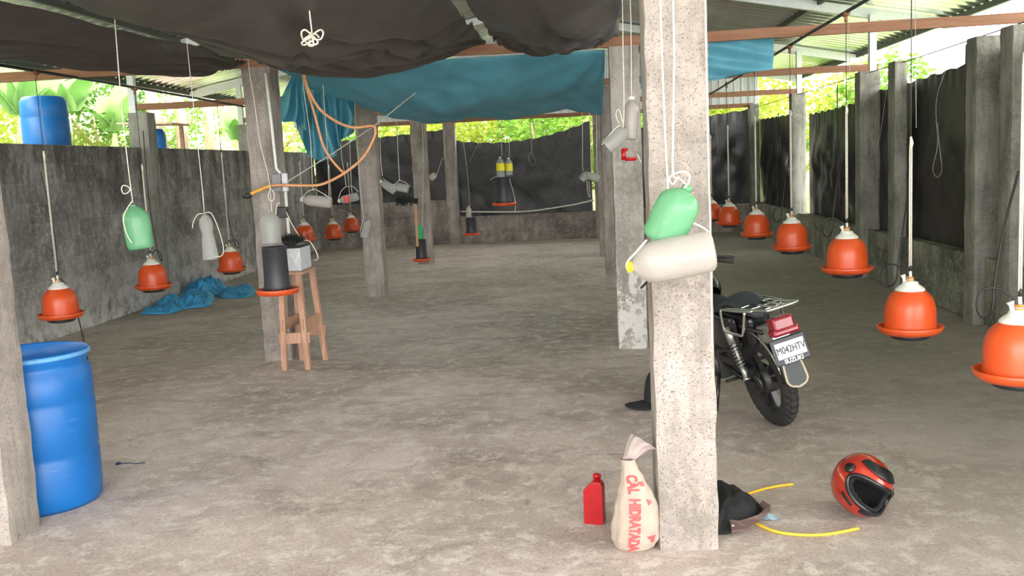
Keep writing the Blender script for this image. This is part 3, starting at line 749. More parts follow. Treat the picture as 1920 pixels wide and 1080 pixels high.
jug_thing('plastic_jug', 'clear plastic jug tilted down right of the third left pillar', 'jug', G(745, 361, y), G(714, 340, y), .052, 'clear', [[G(712, 250, y), G(714, 300, y), G(717, 330, y)], [G(717, 334, y), G(730, 342, y), G(742, 352, y)]], cap='white_plastic', open_base=True, dent=.1)
jug_thing('plastic_jug', 'clear plastic jug lying flat before the far-left curtain mesh', 'jug', G(770, 355, y), G(738, 349, y), .05, 'clear', [[G(744, 240, y), G(747, 300, y), G(749, 338, y)], [G(749, 338, y), G(739, 346, y)], [G(749, 338, y), G(760, 342, y), G(769, 350, y)]], cap='white_plastic', open_base=True, dent=.1)
y = 10.85
jug_thing('plastic_jug', 'faint clear bottle hanging flat on the third left pillar', 'bottle', G(682, 446, y), G(692, 412, y), .055, 'clear', [[G(672, 300, y), G(676, 360, y), G(682, 410, y)], [G(682, 410, y), G(676, 430, y), G(678, 446, y)]], dent=.1)
jug_thing('plastic_jug', 'small pale jug on the fourth left pillar near the hanging broom', 'jug', G(806, 335, 14.3), G(818, 326, 14.3), .06, 'milky', [[G(833, 270, 14.2), G(828, 300, 14.2), G(818, 330, 14.2)]], dent=.1)
# right middle big jug + cylinder + red nipple
y = 5.6
jug_thing('plastic_jug', 'big frosted plastic jug hanging left of the foreground pillar top', 'jug', G(1181, 262, y), G(1184, 184, y), .085, 'milky', [[G(1181, -20, y), G(1183, 60, y), G(1184, 183, y)]], cap='white_plastic', dent=.06, squash=.6)
jug_thing('cut_bottle', 'clear cut bottle tilted against the big frosted jug', 'bottle', G(1131, 281, y-.1), G(1176, 242, y-.1), .055, 'clear', [[G(1166, -20, y-.1), G(1168, 90, y-.1), G(1170, 200, y-.1), G(1168, 240, y-.1)], [G(1160, 232, y-.1), G(1155, 215, y-.1), G(1160, 205, y-.1), G(1168, 230, y-.1)], [G(1128, 272, y-.1), G(1145, 250, y-.12), G(1162, 234, y-.12)]], open_base=True, dent=.08)
t = thing('drinker_nipple', 'red plastic drinker cup under the big frosted jug', 'cup', G(1178, 300, y-.05))
m = MB(); m.tube([(-.03, 0, .07), (-.03, 0, .0)], .016, 12); m.tube([(-.04, 0, .072), (.0, 0, .072)], .01, 8); m.build('stem', M['red_plastic'], t)
m = MB(); m.lathe([(0, -.012), (.035, -.012), (.045, .012), (.04, .014), (.03, 0), (0, 0)], 20, Matrix.Translation((.015, 0, .005))); m.build('cup', M['red_plastic'], t)
m = MB(); m.tube(smooth_path([(.06, 0, .04), (.075, 0, .01), (.085, 0, -.02)], 5), .003, 6); m.build('line', M['rope'], t)
# cluster before the third right pillar
y = 10.4
jug_thing('plastic_jug', 'small clear jug tilted down left of the third right pillar', 'jug', G(1087, 341, y), G(1103, 322, y), .05, 'clear', [[G(1092, 240, y), G(1092, 300, y), G(1093, 320, y)]], open_base=True, dent=.1)
jug_thing('plastic_jug', 'small clear jug with red cup touching the third right pillar', 'jug', G(1124, 336, y), G(1096, 326, y), .05, 'clear', [[G(1106, 230, y), G(1108, 300, y), G(1108, 318, y)], [G(1100, 330, y), G(1102, 360, y), G(1106, 369, y), G(1104, 340, y)], [G(1118, 210, y), G(1119, 300, y), G(1120, 330, y)]], cap='pink', dent=.1)

# feeders
def feeder(loc, s, h, label, bottle, ropes, group='black tube feeders', rb=.3, hb=.28, two=False):
    t = thing('tube_feeder', label, 'feeder', loc, group=group)
    m = MB(); m.lathe([(0, .03), (.105*s, .03), (.118*s, .05), (.112*s, .08), (.107*s, .12), (.104*s, h), (.108*s, h+.006), (.10*s, h+.004), (.098*s, .12)], 36)
    m.build('tube', M['grey_black_plastic'], t)
    m = MB(); m.lathe([(0, .0), (.14*s, .0), (.172*s, .006), (.184*s, .05), (.178*s, .053), (.168*s, .02), (.13*s, .014), (0, .014)], 44)
    m.build('pan', M['orange'], t)
    m = MB()
    for k in range(14):
        a = 2*pi*k/14; m.tube([(.1*s*cos(a), .1*s*sin(a), .065), (.15*s*cos(a), .15*s*sin(a), .03)], .006, 5)
    m.tube([(.15*s*cos(2*pi*k/30), .15*s*sin(2*pi*k/30), .03) for k in range(30)], .004, 5, closed=True)
    m.build('grill', M['black_plastic'], t)
    for pth in ropes:
        if pth[0].z < pth[-1].z: pth = list(pth)[::-1]
        if pth[0].z > loc.z+.9: pth = [up(pth[0])]+list(pth)
        m = MB(); m.tube(smooth_path([Vector(p)-Vector(loc) for p in pth], 6), .004, 6); m.build('rope', M['rope'], t)
    return t
def bottle_on(loc, r, L, mt, label, band=None, ribs=0, rope=None, open_base=True):
    t = thing('plastic_bottle', label, 'bottle', loc)
    P = jug_profile(r, L); m = MB()
    if ribs:
        Q = [P[3]]
        for k in range(ribs*2+1):
            z = .03+(L*.7-.03)*k/(ribs*2); Q.append((r*(1 if k % 2 else .94), z))
        P = Q+P[8:]
    elif open_base: P = P[2:]
    m.lathe(P, 30); m.build('body', M[mt], t)
    if band:
        m = MB(); m.lathe([(r*1.015, L*band[0]), (r*1.02, L*(band[0]+band[1])/2), (r*1.015, L*band[1])], 30); m.build('label_band', M['yellow'], t)
        m = MB(); m.lathe([(0, L-.01), (.018, L-.01), (.018, L+.012), (0, L+.014)], 12); m.build('cap', M['white_plastic'], t)
    if rope:
        if rope[0].z < rope[-1].z: rope = rope[::-1]
        rope = [up(rope[0])]+list(rope) if rope[0].z > 1.9 else rope
        m = MB(); m.tube(smooth_path([Vector(p)-Vector(loc) for p in rope], 6), .0035, 6); m.build('rope', M['rope'], t)
    return t
p = G(521, 552, 6.72)
feeder(p, 1.0, .41, 'large black tube feeder with orange pan beside the wooden stool', 0, [])
b = G(513, 462, 6.72); b.y = 6.68*K
bottle_on(b, .088, .31, 'clear', 'ribbed clear bottle upright above the large black feeder', ribs=7,
          rope=[G(467, 128, 6.7), G(478, 200, 6.7), G(488, 270, 6.7), G(503, 330, 6.7), G(510, 400, 6.7)])
m = MB(); m.tube(smooth_path([G(508, 352, 6.68), G(503, 366, 6.68), G(506, 376, 6.68), G(513, 374, 6.68), G(514, 362, 6.68), G(509, 356, 6.68)], 6), .004, 6)
tag(m.build('rope_knot', M['rope']), 'white rope coil knotted above the ribbed clear bottle', 'rope')
p = G(791, 490, 13.0); feeder(p, .82, .36, 'small black feeder with orange pan before the fourth left pillar', 0, [[G(792, 440, 13), G(793, 300, 13), G(791, 230, 13)]])
bottle_on(p+Vector((-.01, 0, .34)), .06, .26, 'green_bright', 'bright green bottle stuck in the small black feeder', ribs=3)
p = G(946, 386, 12.0); feeder(p, 1.0, .42, 'black tube feeder hanging high in the middle of the hall', 0, [[G(955, 335, 11.9), G(961, 355, 11.9), G(966, 378, 11.9), G(966, 398, 11.9)], [G(935, 330, 12), G(925, 333, 12), G(919, 338, 12)]])
bottle_on(p+Vector((-.03, -.02, .42)), .062, .3, 'clear', 'yellow-labelled clear bottle on the mid-hall feeder, left one', band=(.35, .72), rope=[G(939, 210, 12), G(940, 250, 12), G(941, 292, 12)])
bottle_on(p+Vector((.09, .08, .44)), .055, .26, 'clear', 'yellow-labelled clear bottle on the mid-hall feeder, right one', band=(.3, .72), rope=[G(954, 215, 12.1), G(955, 260, 12.1), G(955, 305, 12.1)])
p = G(884, 441, 16.2); feeder(p, .95, .36, 'black feeder with orange pan hanging low before the far wall', 0, [[G(881, 388, 16.2), G(876, 320, 16.2), G(866, 250, 16.2), G(862, 235, 16.2)]])
bottle_on(p+Vector((-.03, 0, .35)), .055, .24, 'milky', 'small white jug on top of the low far feeder', ribs=0)

# broom hanging upside down
t = thing('hanging_broom', 'broom hanging head up beside the fourth left pillar', 'broom', G(783, 460, 12.9))
o = t.location
m = MB(); m.bar(G(779, 382, 12.9)-o, G(783, 462, 12.9)-o, .035, .05); m.build('handle', M['stick'], t)
m = MB(); c = G(765, 376, 12.9)-o
for k in range(160):
    a = c+Vector((R.uniform(-.19, .15), R.uniform(-.04, .04), R.uniform(-.02, .03))); m.bar(a, a+Vector((R.uniform(-.03, .02), R.uniform(-.02, .02), R.uniform(-.09, .06))), .008, .008)
m.box(c, (.32, .06, .06)); m.build('bristles', M['cloth_black'], t)

# rope loops
def loop(pts, y, label, r=.003, mt='rope_dim'):
    m = MB(); q = [G(a, b, y) for a, b in pts]; m.tube(smooth_path([up(q[0])]+q, 6), r, 5); tag(m.build('rope_loop', M[mt]), label, 'rope', 'loose rope loops')
loop([(996, 262), (993, 285), (992, 300), (999, 311), (1004, 302), (999, 290), (996, 262)], 12.5, 'thin rope loop dangling before the sagging far curtain')
loop([(1757, 180), (1758, 270), (1749, 315), (1757, 332), (1766, 318), (1762, 280), (1758, 230)], 8.5, 'grey rope loop before the right curtain beside the thin dark pole')
loop([(1344, 200), (1343, 245), (1346, 270), (1345, 288)], 14, 'short rope end hanging before the right far curtain')
loop([(1652, 245), (1642, 280), (1640, 285), (1648, 255), (1646, 225)], 10.3, 'grey string loop by the paired right wall posts')
loop([(896, 255), (893, 275), (881, 303)], 15, 'thin string slanting before the left end of the sagging curtain')

# ------------------------------------------------------------------ switch box, cables, hoses on the second left pillar
YP = 7.32
t = thing('switch_box', 'grey light switch box on the pillar behind the stool', 'switch', G(528, 342, YP))
m = MB(); m.box((-.03, -.03, 0), (.085, .06, .165)); m.build('box', plain('switch_grey', (.2, .21, .22), .5), t, bevel=.006)
m = MB(); m.box((.04, -.02, 0), (.05, .045, .165)); m.build('cover_plate', M['grey_box'], t, bevel=.004)
m = MB(); m.tube([(.0, -.01, .08), (-.04, 0, .13), (-.05, .0, .5), (-.07, 0, 1.0)], .014, 8); m.tube([(.03, 0, -.08), (.03, .0, -.6)], .014, 8); m.build('conduit', M['white_plastic'], t)
t = thing('plug_adapter', 'black plug box below the grey switch box', 'socket', G(530, 398, YP-.06))
m = MB(); m.box((0, 0, 0), (.1, .07, .1)); m.build('housing', M['black_plastic'], t, bevel=.008)
m = MB(); o = t.location; m.tube(smooth_path([G(537, 398, 7.2)-o, G(550, 425, 7.15)-o, G(567, 449, 7.1)-o, G(580, 452, 7.1)-o, G(592, 470, 7.1)-o, G(596, 485, 7.1)-o, G(588, 488, 7.15)-o], 6), .005, 6); m.build('cable', M['rope'], t)
m = MB(); m.tube(smooth_path([G(517, 405, 7.2)-o, G(519, 385, 7.2)-o, G(524, 380, 7.2)-o], 6), .005, 6); m.build('lead', M['rope'], t)
for o_ in (t,): pass
t = thing('orange_hose', 'orange hose looping from the beam to the pillar with the switch box', 'hose', G(610, 346, 7.2))
o = t.location
m = MB(); m.tube(smooth_path([G(x, y, 7.22)-o for x, y in ((571, 140), (577, 165), (600, 205), (635, 230), (665, 239), (698, 236), (704, 245), (700, 262), (680, 296), (645, 325), (605, 345), (570, 348), (530, 347), (505, 349))], 6), .013, 8); m.build('loop', M['hose_orange'], t)
m = MB(); m.tube(smooth_path([G(x, y, 7.3)-o for x, y in ((568, 140), (575, 165), (590, 215), (605, 270), (622, 300), (645, 325))], 6), .012, 8); m.build('inner_run', M['hose_orange'], t)
m = MB(); m.tube(smooth_path([G(x, y, 7.2)-o for x, y in ((505, 349), (485, 357), (466, 366))], 5), .016, 8); m.build('taped_end', plain('amber_hose', (.75, .38, .06), .4), t)
m = MB(); m.lathe([(0, -.04), (.02, -.04), (.028, 0), (.02, .04), (0, .04)], 12); m.xf(align(G(464, 367, 7.2)-o, G(452, 369, 7.2)-o)); m.build('black_tape', M['black_plastic'], t)
t = thing('light_socket', 'small lamp socket under the teal tarp with a slanting wire', 'socket', G(797, 145, 8.0))
m = MB(); m.lathe([(0, -.07), (.03, -.07), (.04, -.03), (.035, 0), (.05, .03), (.03, .05), (0, .06)], 16); m.build('socket_body', M['bulb'], t)
o = t.location; m = MB(); m.tube([G(797, 165, 8.0)-o, G(786, 168, 7.95)-o, G(702, 236, 7.7)-o, G(620, 290, 7.45)-o, G(540, 340, 7.25)-o], .006, 6); m.build('wire', M['rope_dim'], t)

# ------------------------------------------------------------------ stool, box, black mop
t = thing('wooden_stool', 'tall rough wooden stand beside the second left pillar', 'stool', (-2.64, 8.6, 0))
o = t.location; TZ = .865
feet = [Vector((-2.745, 8.35, 0)), Vector((-2.535, 8.37, 0)), Vector((-2.49, 8.80, 0)), Vector((-2.72, 8.82, 0))]
tops = [Vector((-2.735, 8.42, TZ)), Vector((-2.575, 8.42, TZ)), Vector((-2.55, 8.76, TZ)), Vector((-2.71, 8.76, TZ))]
for a, b in zip(feet, tops):
    m = MB(); m.bar(a-o, b-o, .05, .055, (0, 1, 0)); m.build('leg', M['wood'], t, bevel=.003)
for i, j, z in ((0, 1, .29), (1, 2, .41), (2, 3, .29), (3, 0, .41)):
    a = feet[i].lerp(tops[i], z/TZ); b = feet[j].lerp(tops[j], z/TZ); d = (b-a).normalized()*.045
    m = MB(); m.bar(a-d-o, b+d-o, .022, .1); m.build('cross_rail', M['wood'], t, bevel=.003)
m = MB(); m.box(Vector((-2.645, 8.59, TZ+.012))-o, (.25, .42, .025)); m.build('top_board', M['wood'], t, bevel=.003)
t = thing('battery_box', 'grey battery box with black lid on the wooden stand', 'battery', (-2.65, 8.6, TZ+.025))
m = MB(); m.box((0, 0, .105), (.2, .34, .21)); m.build('case', M['grey_box'], t, bevel=.012)
m = MB(); m.box((0, 0, .222), (.205, .345, .028)); m.build('lid', M['black_plastic'], t, bevel=.008)
me = text_mesh('2', .13); me.materials.append(M['plate_white']); q = bpy.data.objects.new('number', me); COL.objects.link(q); q.parent = t; q.location = (-.035, -.172, .14); q.rotation_euler = (pi/2, 0, 0)
me = text_mesh('V', .14); me.materials.append(M['plate_white']); q = bpy.data.objects.new('letter_mark', me); COL.objects.link(q); q.parent = t; q.location = (.055, -.172, .11); q.rotation_euler = (pi/2, 0, 0)
t = thing('black_feather_duster', 'tuft of black bristles lying on the grey battery box', 'brush', G(545, 452, 7.0))
m = MB()
for k in range(420):
    a = Vector((R.gauss(0, .05), R.gauss(0, .03), R.uniform(-.02, .02))); b = a+Vector((R.uniform(-.05, .05), R.uniform(-.04, .04), R.uniform(-.01, .07))); m.tube([a, b], [.004, .001], 3, False)
m.lathe([(0, -.05), (.06, -.03), (.07, 0), (.03, .025), (0, .03)], 12); m.build('bristles', M['cloth_black'], t)

# ------------------------------------------------------------------ blue tarps on the floor by the left wall
def crumple(outline, zmax, label, seed, name='blue_tarp', mt='blue_tarp', nr=26, na=96, sh=1.0, z0=.004, cat='tarp', freq=6):
    """floor cloth: outline in floor coordinates, piled in the middle"""
    c = sum((Vector(p) for p in outline), Vector((0, 0)))/len(outline)
    sp = smooth_path([Vector((p[0], p[1], 0)) for p in outline]+[Vector((outline[0][0], outline[0][1], 0))], 12)
    m = MB()
    def fn(u, v):
        k = u*(len(sp)-1); i = min(int(k), len(sp)-2); e = sp[i].lerp(sp[i+1], k-i)
        p = Vector((c.x, c.y, 0)).lerp(e, v)
        h = (1-v**4)*zmax*(.35+.5*abs(N(Vector((p.x*freq*.5, p.y*freq*.5, seed)))*2))
        f = abs(N(Vector((p.x*freq*1.7, p.y*freq, seed+4))))*zmax*.55*(1-v**8)
        f += abs(N(Vector((p.x*freq*4, p.y*freq*3, seed+9))))*zmax*.4*(1-v**10)
        w = .03*N(Vector((p.x*8, p.y*8, seed+2)))
        return Vector((max(WL+.015, p.x+w*v), p.y+w*v, z0+h+f+.004))
    m.grid(fn, na*2, nr); return tag(m.build(name, M[mt], solid=.002), label, cat)
fl = lambda L: [tuple(gz(x, y)[:2]) for x, y in L]
crumple(fl([(262, 590), (300, 572), (330, 562), (380, 548), (402, 558), (395, 574), (350, 580), (325, 588), (300, 590)]), .13, 'crumpled blue tarp piled on the floor by the left wall, nearest heap', 3)
crumple(fl([(330, 556), (360, 545), (395, 532), (425, 540), (418, 552), (398, 556), (370, 560)]), .18, 'crumpled blue tarp heap in the middle against the left wall', 6)
crumple(fl([(405, 552), (430, 546), (462, 538), (478, 546), (470, 557), (440, 560), (415, 560)]), .10, 'crumpled blue tarp heap farthest along beside the switch-box pillar', 9)

# ------------------------------------------------------------------ foreground small things
# red oil bottle
t = thing('oil_bottle', 'red plastic oil bottle standing left of the lime sack', 'bottle', gz(1116, 984)+Vector((0, .03, 0)), -.25)
m = MB(); w, d, h = .096, .056, .165
def obx(pts): 
    v = []; f = []; n = len(pts)
    for s in (-1, 1):
        for (x, z) in pts: v.append(Vector((x, s*d/2, z)))
    f.append(tuple(range(n))[::-1][::-1]); f.append(tuple(range(n, 2*n))[::-1])
    for i in range(n): j = (i+1) % n; f.append((j, i, i+n, j+n))
    return v, f
v, f = obx([(-w/2, .004), (-w/2+.004, 0), (w/2-.004, 0), (w/2, .004), (w/2, .190), (w/2-.008, .205), (w/2-.02, .214), (0.0, .212), (-w/2, .168)])
m.add(v, f); m.build('body', M['red_plastic'], t, bevel=.006)
m = MB(); m.lathe([(.017, .2), (.017, .232), (.020, .232), (.020, .244), (.016, .246), (.013, .246), (.013, .215)], 20, Matrix.Translation((.018, 0, 0))); m.build('neck', M['red_plastic'], t)
# lime sack
t = thing('lime_sack', 'beige woven sack with red lettering leaning on the foreground pillar', 'sack', gz(1190, 1036)+Vector((0, .05, 0)))
def sackr(h):                          # half width, centre x offset by height 0..1
    pts = [(0, .068), (.03, .09), (.12, .107), (.26, .112), (.4, .1), (.55, .078), (.7, .052), (.8, .036), (.86, .032), (.92, .04), (1, .05)]
    for (a, ra), (b, rb) in zip(pts, pts[1:]):
        if h <= b: k = (h-a)/(b-a); k = k*k*(3-2*k); return ra+(rb-ra)*k
    return pts[-1][1]
SH = .475
def sackp(th, h, off=0):
    r = sackr(h)+off; z = h*SH
    wr = 1+.05*N(Vector((cos(th)*2, sin(th)*2, h*5)))+.035*sin(th*7+h*6)*max(0, h-.45)*2
    wr += .05*N(Vector((cos(th)*4, sin(th)*4, h*9)))
    cx = .03*sin(h*pi)-.03*h; flat = .72
    return Vector((cx+r*wr*cos(th), -r*wr*sin(th)*flat, z))
m = MB(); m.grid(lambda u, v: sackp(-2*pi*u, v*.88), 72, 60)
m.add([sackp(-2*pi*k/24, 0) for k in range(24)], [tuple(range(24))], True)
m.build('body', M['sack'], t)
m = MB()                                # folded-over mouth flaring to the upper right
def mouth(u, v):
    a = 2*pi*u; top = sackp(-a, .86)
    c = Vector((-.012+.085*v, .02*v, .86*SH+.08*sin(v*1.9)))
    r = .033+.045*v*(1+.45*sin(3*a+1)+.25*sin(7*a))
    d = Vector((cos(a)*.8, -sin(a)*.7, sin(a)*.2-cos(a)*.55*v))
    return c+d*r if v > .08 else top.lerp(c+d*r, v/.08)
m.grid(mouth, 64, 16); m.build('mouth', plain('sack_mouth', (.36, .30, .285), .8, 0, .15, 20), t, solid=.0015)
def sack_text(body, size, th0, h0, nm, sx=1.0):
    me = text_mesh(body, size, extrude=0, bold=.004)
    b = bmesh.new(); b.from_mesh(me)
    for _ in range(5):
        es = [e for e in b.edges if e.calc_length() > .012]
        if not es: break
        bmesh.ops.subdivide_edges(b, edges=es, cuts=1); bmesh.ops.triangulate(b, faces=b.faces)
    for v_ in b.verts:
        x, y = v_.co.x*sx, v_.co.y
        h = h0-x/SH; th = th0-y/(max(.035, sackr(max(.02, min(.88, h)))))
        v_.co = sackp(-(2*pi-th), min(.87, max(.005, h)), .0035) if False else sackp(th, min(.87, max(.005, h)), .003)
    b.to_mesh(me); b.free(); me.materials.append(M['sack_ink'])
    q = bpy.data.objects.new(nm, me); COL.objects.link(q); q.parent = t
# reading downward; front of the sack is th = pi/2
sack_text('CAL  HIDRATADA', .064, pi/2+.12, .385, 'lettering', .66)
sack_text('B', .062, pi/2-.6, .14, 'lettering')
sack_text('F', .03, pi/2-.55, .66, 'lettering')
sack_text('A', .024, pi/2-.7, .49, 'lettering')
# black bag with brown trim and the thing under it
bagout = fl([(1325, 905), (1352, 912), (1385, 922), (1420, 945), (1432, 960), (1418, 978), (1395, 990), (1370, 1002), (1350, 1004), (1325, 1000)])
t = thing('black_bag', 'black fabric bag with brown trim lying right of the foreground pillar', 'bag', (.75, 4.5, 0)); o = t.location
m = MB(); cc = Vector((.66, 4.54, 0))
spb = smooth_path([Vector((x, y, 0)) for x, y in bagout]+[Vector((*bagout[0], 0))], 8)
def bag(u, v):
    k = u*(len(spb)-1); i = min(int(k), len(spb)-2); e = spb[i].lerp(spb[i+1], k-i)
    p = cc.lerp(e, v); h = .10*(1-v**2.2)+.03*abs(N(Vector((p.x*12, p.y*9, 1))))*(1-v**4)+.012*N(Vector((p.x*25, p.y*25, 7)))*(1-v**4)
    return Vector((p.x, p.y, .006+max(0, h)))-o
m.grid(bag, 90, 24); m.build('bag_body', M['black_bag'], t, solid=.003)
m = MB()
tr_ = [gz(x, y, .03)-o for x, y in ((1428, 942), (1443, 952), (1441, 962), (1425, 975), (1400, 994), (1372, 999))]
ti_ = [gz(x, y, .05)-o for x, y in ((1424, 948), (1432, 956), (1420, 966), (1398, 976), (1384, 980), (1368, 978))]
n = len(tr_); m.add(tr_+ti_, [(i, i+1, n+i+1, n+i) for i in range(n-1)]); m.build('brown_trim', M['brown_trim'], t, solid=.012)
m = MB(); m.lathe([(0, .0), (.006, 0), (.005, .004), (0, .005)], 12); m.xf(Matrix.Translation(gz(1374, 986, .052)-o)); m.build('snap_button', M['plate_white'], t)
m = MB(); c = gz(1448, 973, .0); m.grid(lambda u, v: c+Vector((-.06+.1*u, -.03+.06*v, .006+.02*N(Vector((u*4, v*4, 0)))**2+.012*sin(u*4)*v)), 10, 8)
tag(m.build('plastic_scrap', plain('pale_blue_plastic', (.35, .5, .6), .3)), 'pale blue plastic scrap at the tip of the black bag', 'scrap')
hp = smooth_path([gz(1487, 908, .008), gz(1450, 913, .008), gz(1415, 922, .008), gz(1385, 935, .006), gz(1372, 955, .006), gz(1395, 972, .006), gz(1420, 983, .008), gz(1455, 997, .008), gz(1500, 1003, .008), gz(1550, 1002, .008), gz(1610, 991, .008)], 8)
for p_ in hp: p_.z = .0085
line_thing('yellow_hose', hp, .0075, 'hose_yellow', 'yellow hose running from under the black bag across the floor', 'hose')
# small blue scrap with string
m = MB(); c = gz(222, 871); m.lathe([(0, 0), (.018, .002), (.014, .012), (0, .014)], 10, Matrix.Translation(c)); m.tube(smooth_path([c+Vector((0, 0, .006)), gz(240, 868, .004), gz(255, 869, .004), gz(272, 867, .004)], 5), .0025, 5)
tag(m.build('blue_scrap', plain('navy_plastic', (.01, .03, .12), .5)), 'tiny dark blue scrap with a string on the floor beside the drum', 'scrap')
# black cap
t = thing('peaked_hat', 'black cap on the floor peeking out left of the foreground pillar', 'cap', gz(1213, 768)+Vector((.05, .05, 0)), 0)
m = MB()
def crown(u, v):
    a = pi*2*u; r = .11*cos(v*pi/2)**.5; return Vector((.045+r*cos(a)*1.0, .03+r*sin(a), .012+.25*sin(v*pi/2)))
m.grid(crown, 32, 14); m.build('crown', M['cloth_black'], t)
m = MB()
def brim(u, v):
    a = pi*(.5+1.0*u); r = .10+.13*v*sin(pi*u)**.6; return Vector((.04+r*cos(a)*1.05, .01+r*sin(a)*.75, .035-.028*v+.012*sin(pi*u)))
m.grid(brim, 24, 6); m.build('brim', M['cloth_black'], t, solid=.003)

# ------------------------------------------------------------------ helmet
t = thing('motorcycle_helmet', 'red full-face helmet lying tilted on the floor at lower right', 'helmet', (0, 0, 0))
hc = G(1616, 918, 3.78); t.location = hc
# local: x forward (face), y left, z up ; then rotated
def hel(th, ph, k=1.0):                # th azimuth from the face, ph elevation
    x, y, z = cos(ph)*cos(th), cos(ph)*sin(th), sin(ph)
    ex, ey, ez = .155, .132, .14
    if z < 0: ez = .15
    if x > 0 and z < .15: ex = .155+.03*min(1, (.15-z)*1.6)     # chin bar
    return Vector((x*ex*k, y*ey*k, z*ez*k))
SA, SB = 72, 44
def in_port(th, ph): return (abs(th)/1.22)**2.6+((ph-.06)/.42)**2*(1 if ph > .06 else 1.0)**1 < 1
def shell(k, test):
    m = MB(); v = []; f = []
    for j in range(SB+1):
        ph = -1.05+(1.05+pi/2)*j/SB
        for i in range(SA): v.append(hel(-pi+2*pi*i/SA, ph, k))
    for j in range(SB):
        ph = -1.05+(1.05+pi/2)*(j+.5)/SB
        for i in range(SA):
            th = -pi+2*pi*(i+.5)/SA
            if test(th, ph): f.append((j*SA+i, j*SA+(i+1) % SA, (j+1)*SA+(i+1) % SA, (j+1)*SA+i))
    return m.add(v, f, True)
hm = Matrix.Identity(4)
def finish_h(m, nm, mt, **kw): return m.build(nm, M[mt], t, **kw)
finish_h(shell(1.0, lambda a, b: not ((abs(a)/1.2)**2.6+((b-.05)/.46)**2 < 1)), 'shell', 'helmet_red', solid=.012)
finish_h(shell(.93, lambda a, b: not ((abs(a)/1.05)**2.6+((b-.05)/.38)**2 < 1)), 'liner', 'liner', solid=.02)
m = MB(); n = 60; pts = []
for i in range(n):
    a = 2*pi*i/n; ca, sa = cos(a), sin(a)
    pts.append(hel(1.19*(abs(ca)**(2/2.6))*(1 if ca > 0 else -1), .05+.455*sa, 1.0))
m.tube(pts, .011, 8, closed=True); finish_h(m, 'eyeport_gasket', 'helmet_black')
# raised visor above the eye port
m = MB()
def vis(u, v):
    a = -1.35+2.7*u; ph = .74+.45*v*(.3+.7*cos(a*.9))
    return hel(a, ph, 1.06)
m.grid(vis, 40, 14); finish_h(m, 'raised_visor', 'helmet_black', solid=.004)
for s in (-1, 1):
    m = MB(); m.lathe([(0, 0), (.026, 0), (.024, .008), (0, .01)], 20); m.xf(align(hel(s*1.38, .3, 1.03), hel(s*1.38, .3, 1.3))); finish_h(m, 'visor_pivot', 'helmet_black')
    m = MB(); m.grid(lambda u, v: hel(s*(.62+.5*u), -.62+.1*v+.12*u, 1.012), 12, 3); finish_h(m, 'vent', 'helmet_black', solid=.004)
m = MB(); m.grid(lambda u, v: hel(-.3+.6*u, -.62+.22*v, 1.012), 12, 4); finish_h(m, 'chin_vent', 'helmet_black', solid=.004)
# orientation: crown to the lower left, face to the upper right towards the camera
fz = Vector((-.52, -.12, .30)).normalized()
HUP = Vector((-.60, -.05, .75)).normalized()
# helmet up axis in the world and face direction
hu = (CM @ Vector((.53, .78, .25))).normalized()        # crown points up and to the right, away from the camera
hf = (CM @ Vector((.34, .12, .9)))
hf = (hf-hu*hf.dot(hu)).normalized(); hl = hu.cross(hf)
t.rotation_euler = Matrix((hf, hl, hu)).transposed().to_euler()
bpy.context.view_layer.update()
zmin = min((t.matrix_world @ v.co).z for c in t.children if c.type == 'MESH' for v in c.data.vertices)
t.location.z -= zmin-.012

# ------------------------------------------------------------------ motorcycle (local: x forward, y left, z up; metres)
SC = 1.03
HEAD = math.radians(18)
t = thing('motorcycle', 'black motorcycle with chrome rear rack parked behind the foreground pillar', 'motorcycle', (1.205, 6.17, 0))
t.rotation_euler = (Matrix.Rotation(pi/2+HEAD, 3, 'Z') @ Matrix.Rotation(math.radians(-12), 3, 'X')).to_euler()
t.scale = (SC, SC, SC)
WRr = .295
def bp(m, nm, mt, par=None, **kw): return m.build(nm, M[mt] if isinstance(mt, str) else mt, par or t, **kw)
def wheel(cx, nm):
    m = MB()                            # tyre
    A, B = 72, 14
    def ty(u, v):
        a = 2*pi*u; b = 2*pi*v
        w, hgt = .05, .056
        r = WRr-hgt+cos(b)*hgt; y = sin(b)*w
        if cos(b) > .55: r += .006*(1 if (int(u*72) % 2) ^ (abs(y) < .018) else -1)
        return Vector((cx+r*cos(a), y, WRr+r*sin(a)))
    m.grid(ty, 144, 20, False); wt = bp(m, nm, 'rubber')
    m = MB(); m.lathe([(.205, -.03), (.222, -.038), (.226, -.03), (.212, -.02), (.205, 0), (.212, .02), (.226, .03), (.222, .038), (.205, .03), (.188, .02), (.188, -.02), (.205, -.03)], 60, Matrix.Translation((cx, 0, WRr)) @ Matrix.Rotation(pi/2, 4, 'X')); bp(m, 'rim', 'bike_black', wt)
    m = MB()
    for k in range(3):
        for s in (-.2, .2):
            a = 2*pi*k/3+.5; p0 = Vector((cx+.05*cos(a+s), 0, WRr+.05*sin(a+s))); p1 = Vector((cx+.2*cos(a+s*1.6), 0, WRr+.2*sin(a+s*1.6))); m.bar(p0, p1, .03, .035, (0, 1, 0))
    bp(m, 'spokes', 'bike_black', wt)
    m = MB(); m.lathe([(0, -.06), (.03, -.06), (.075, -.05), (.08, .03), (.03, .06), (0, .06)], 32, Matrix.Translation((cx, 0, WRr)) @ Matrix.Rotation(pi/2, 4, 'X')); bp(m, 'hub', 'engine', wt)
    return wt
wheel(0, 'rear_wheel'); wheel(1.22, 'front_wheel')
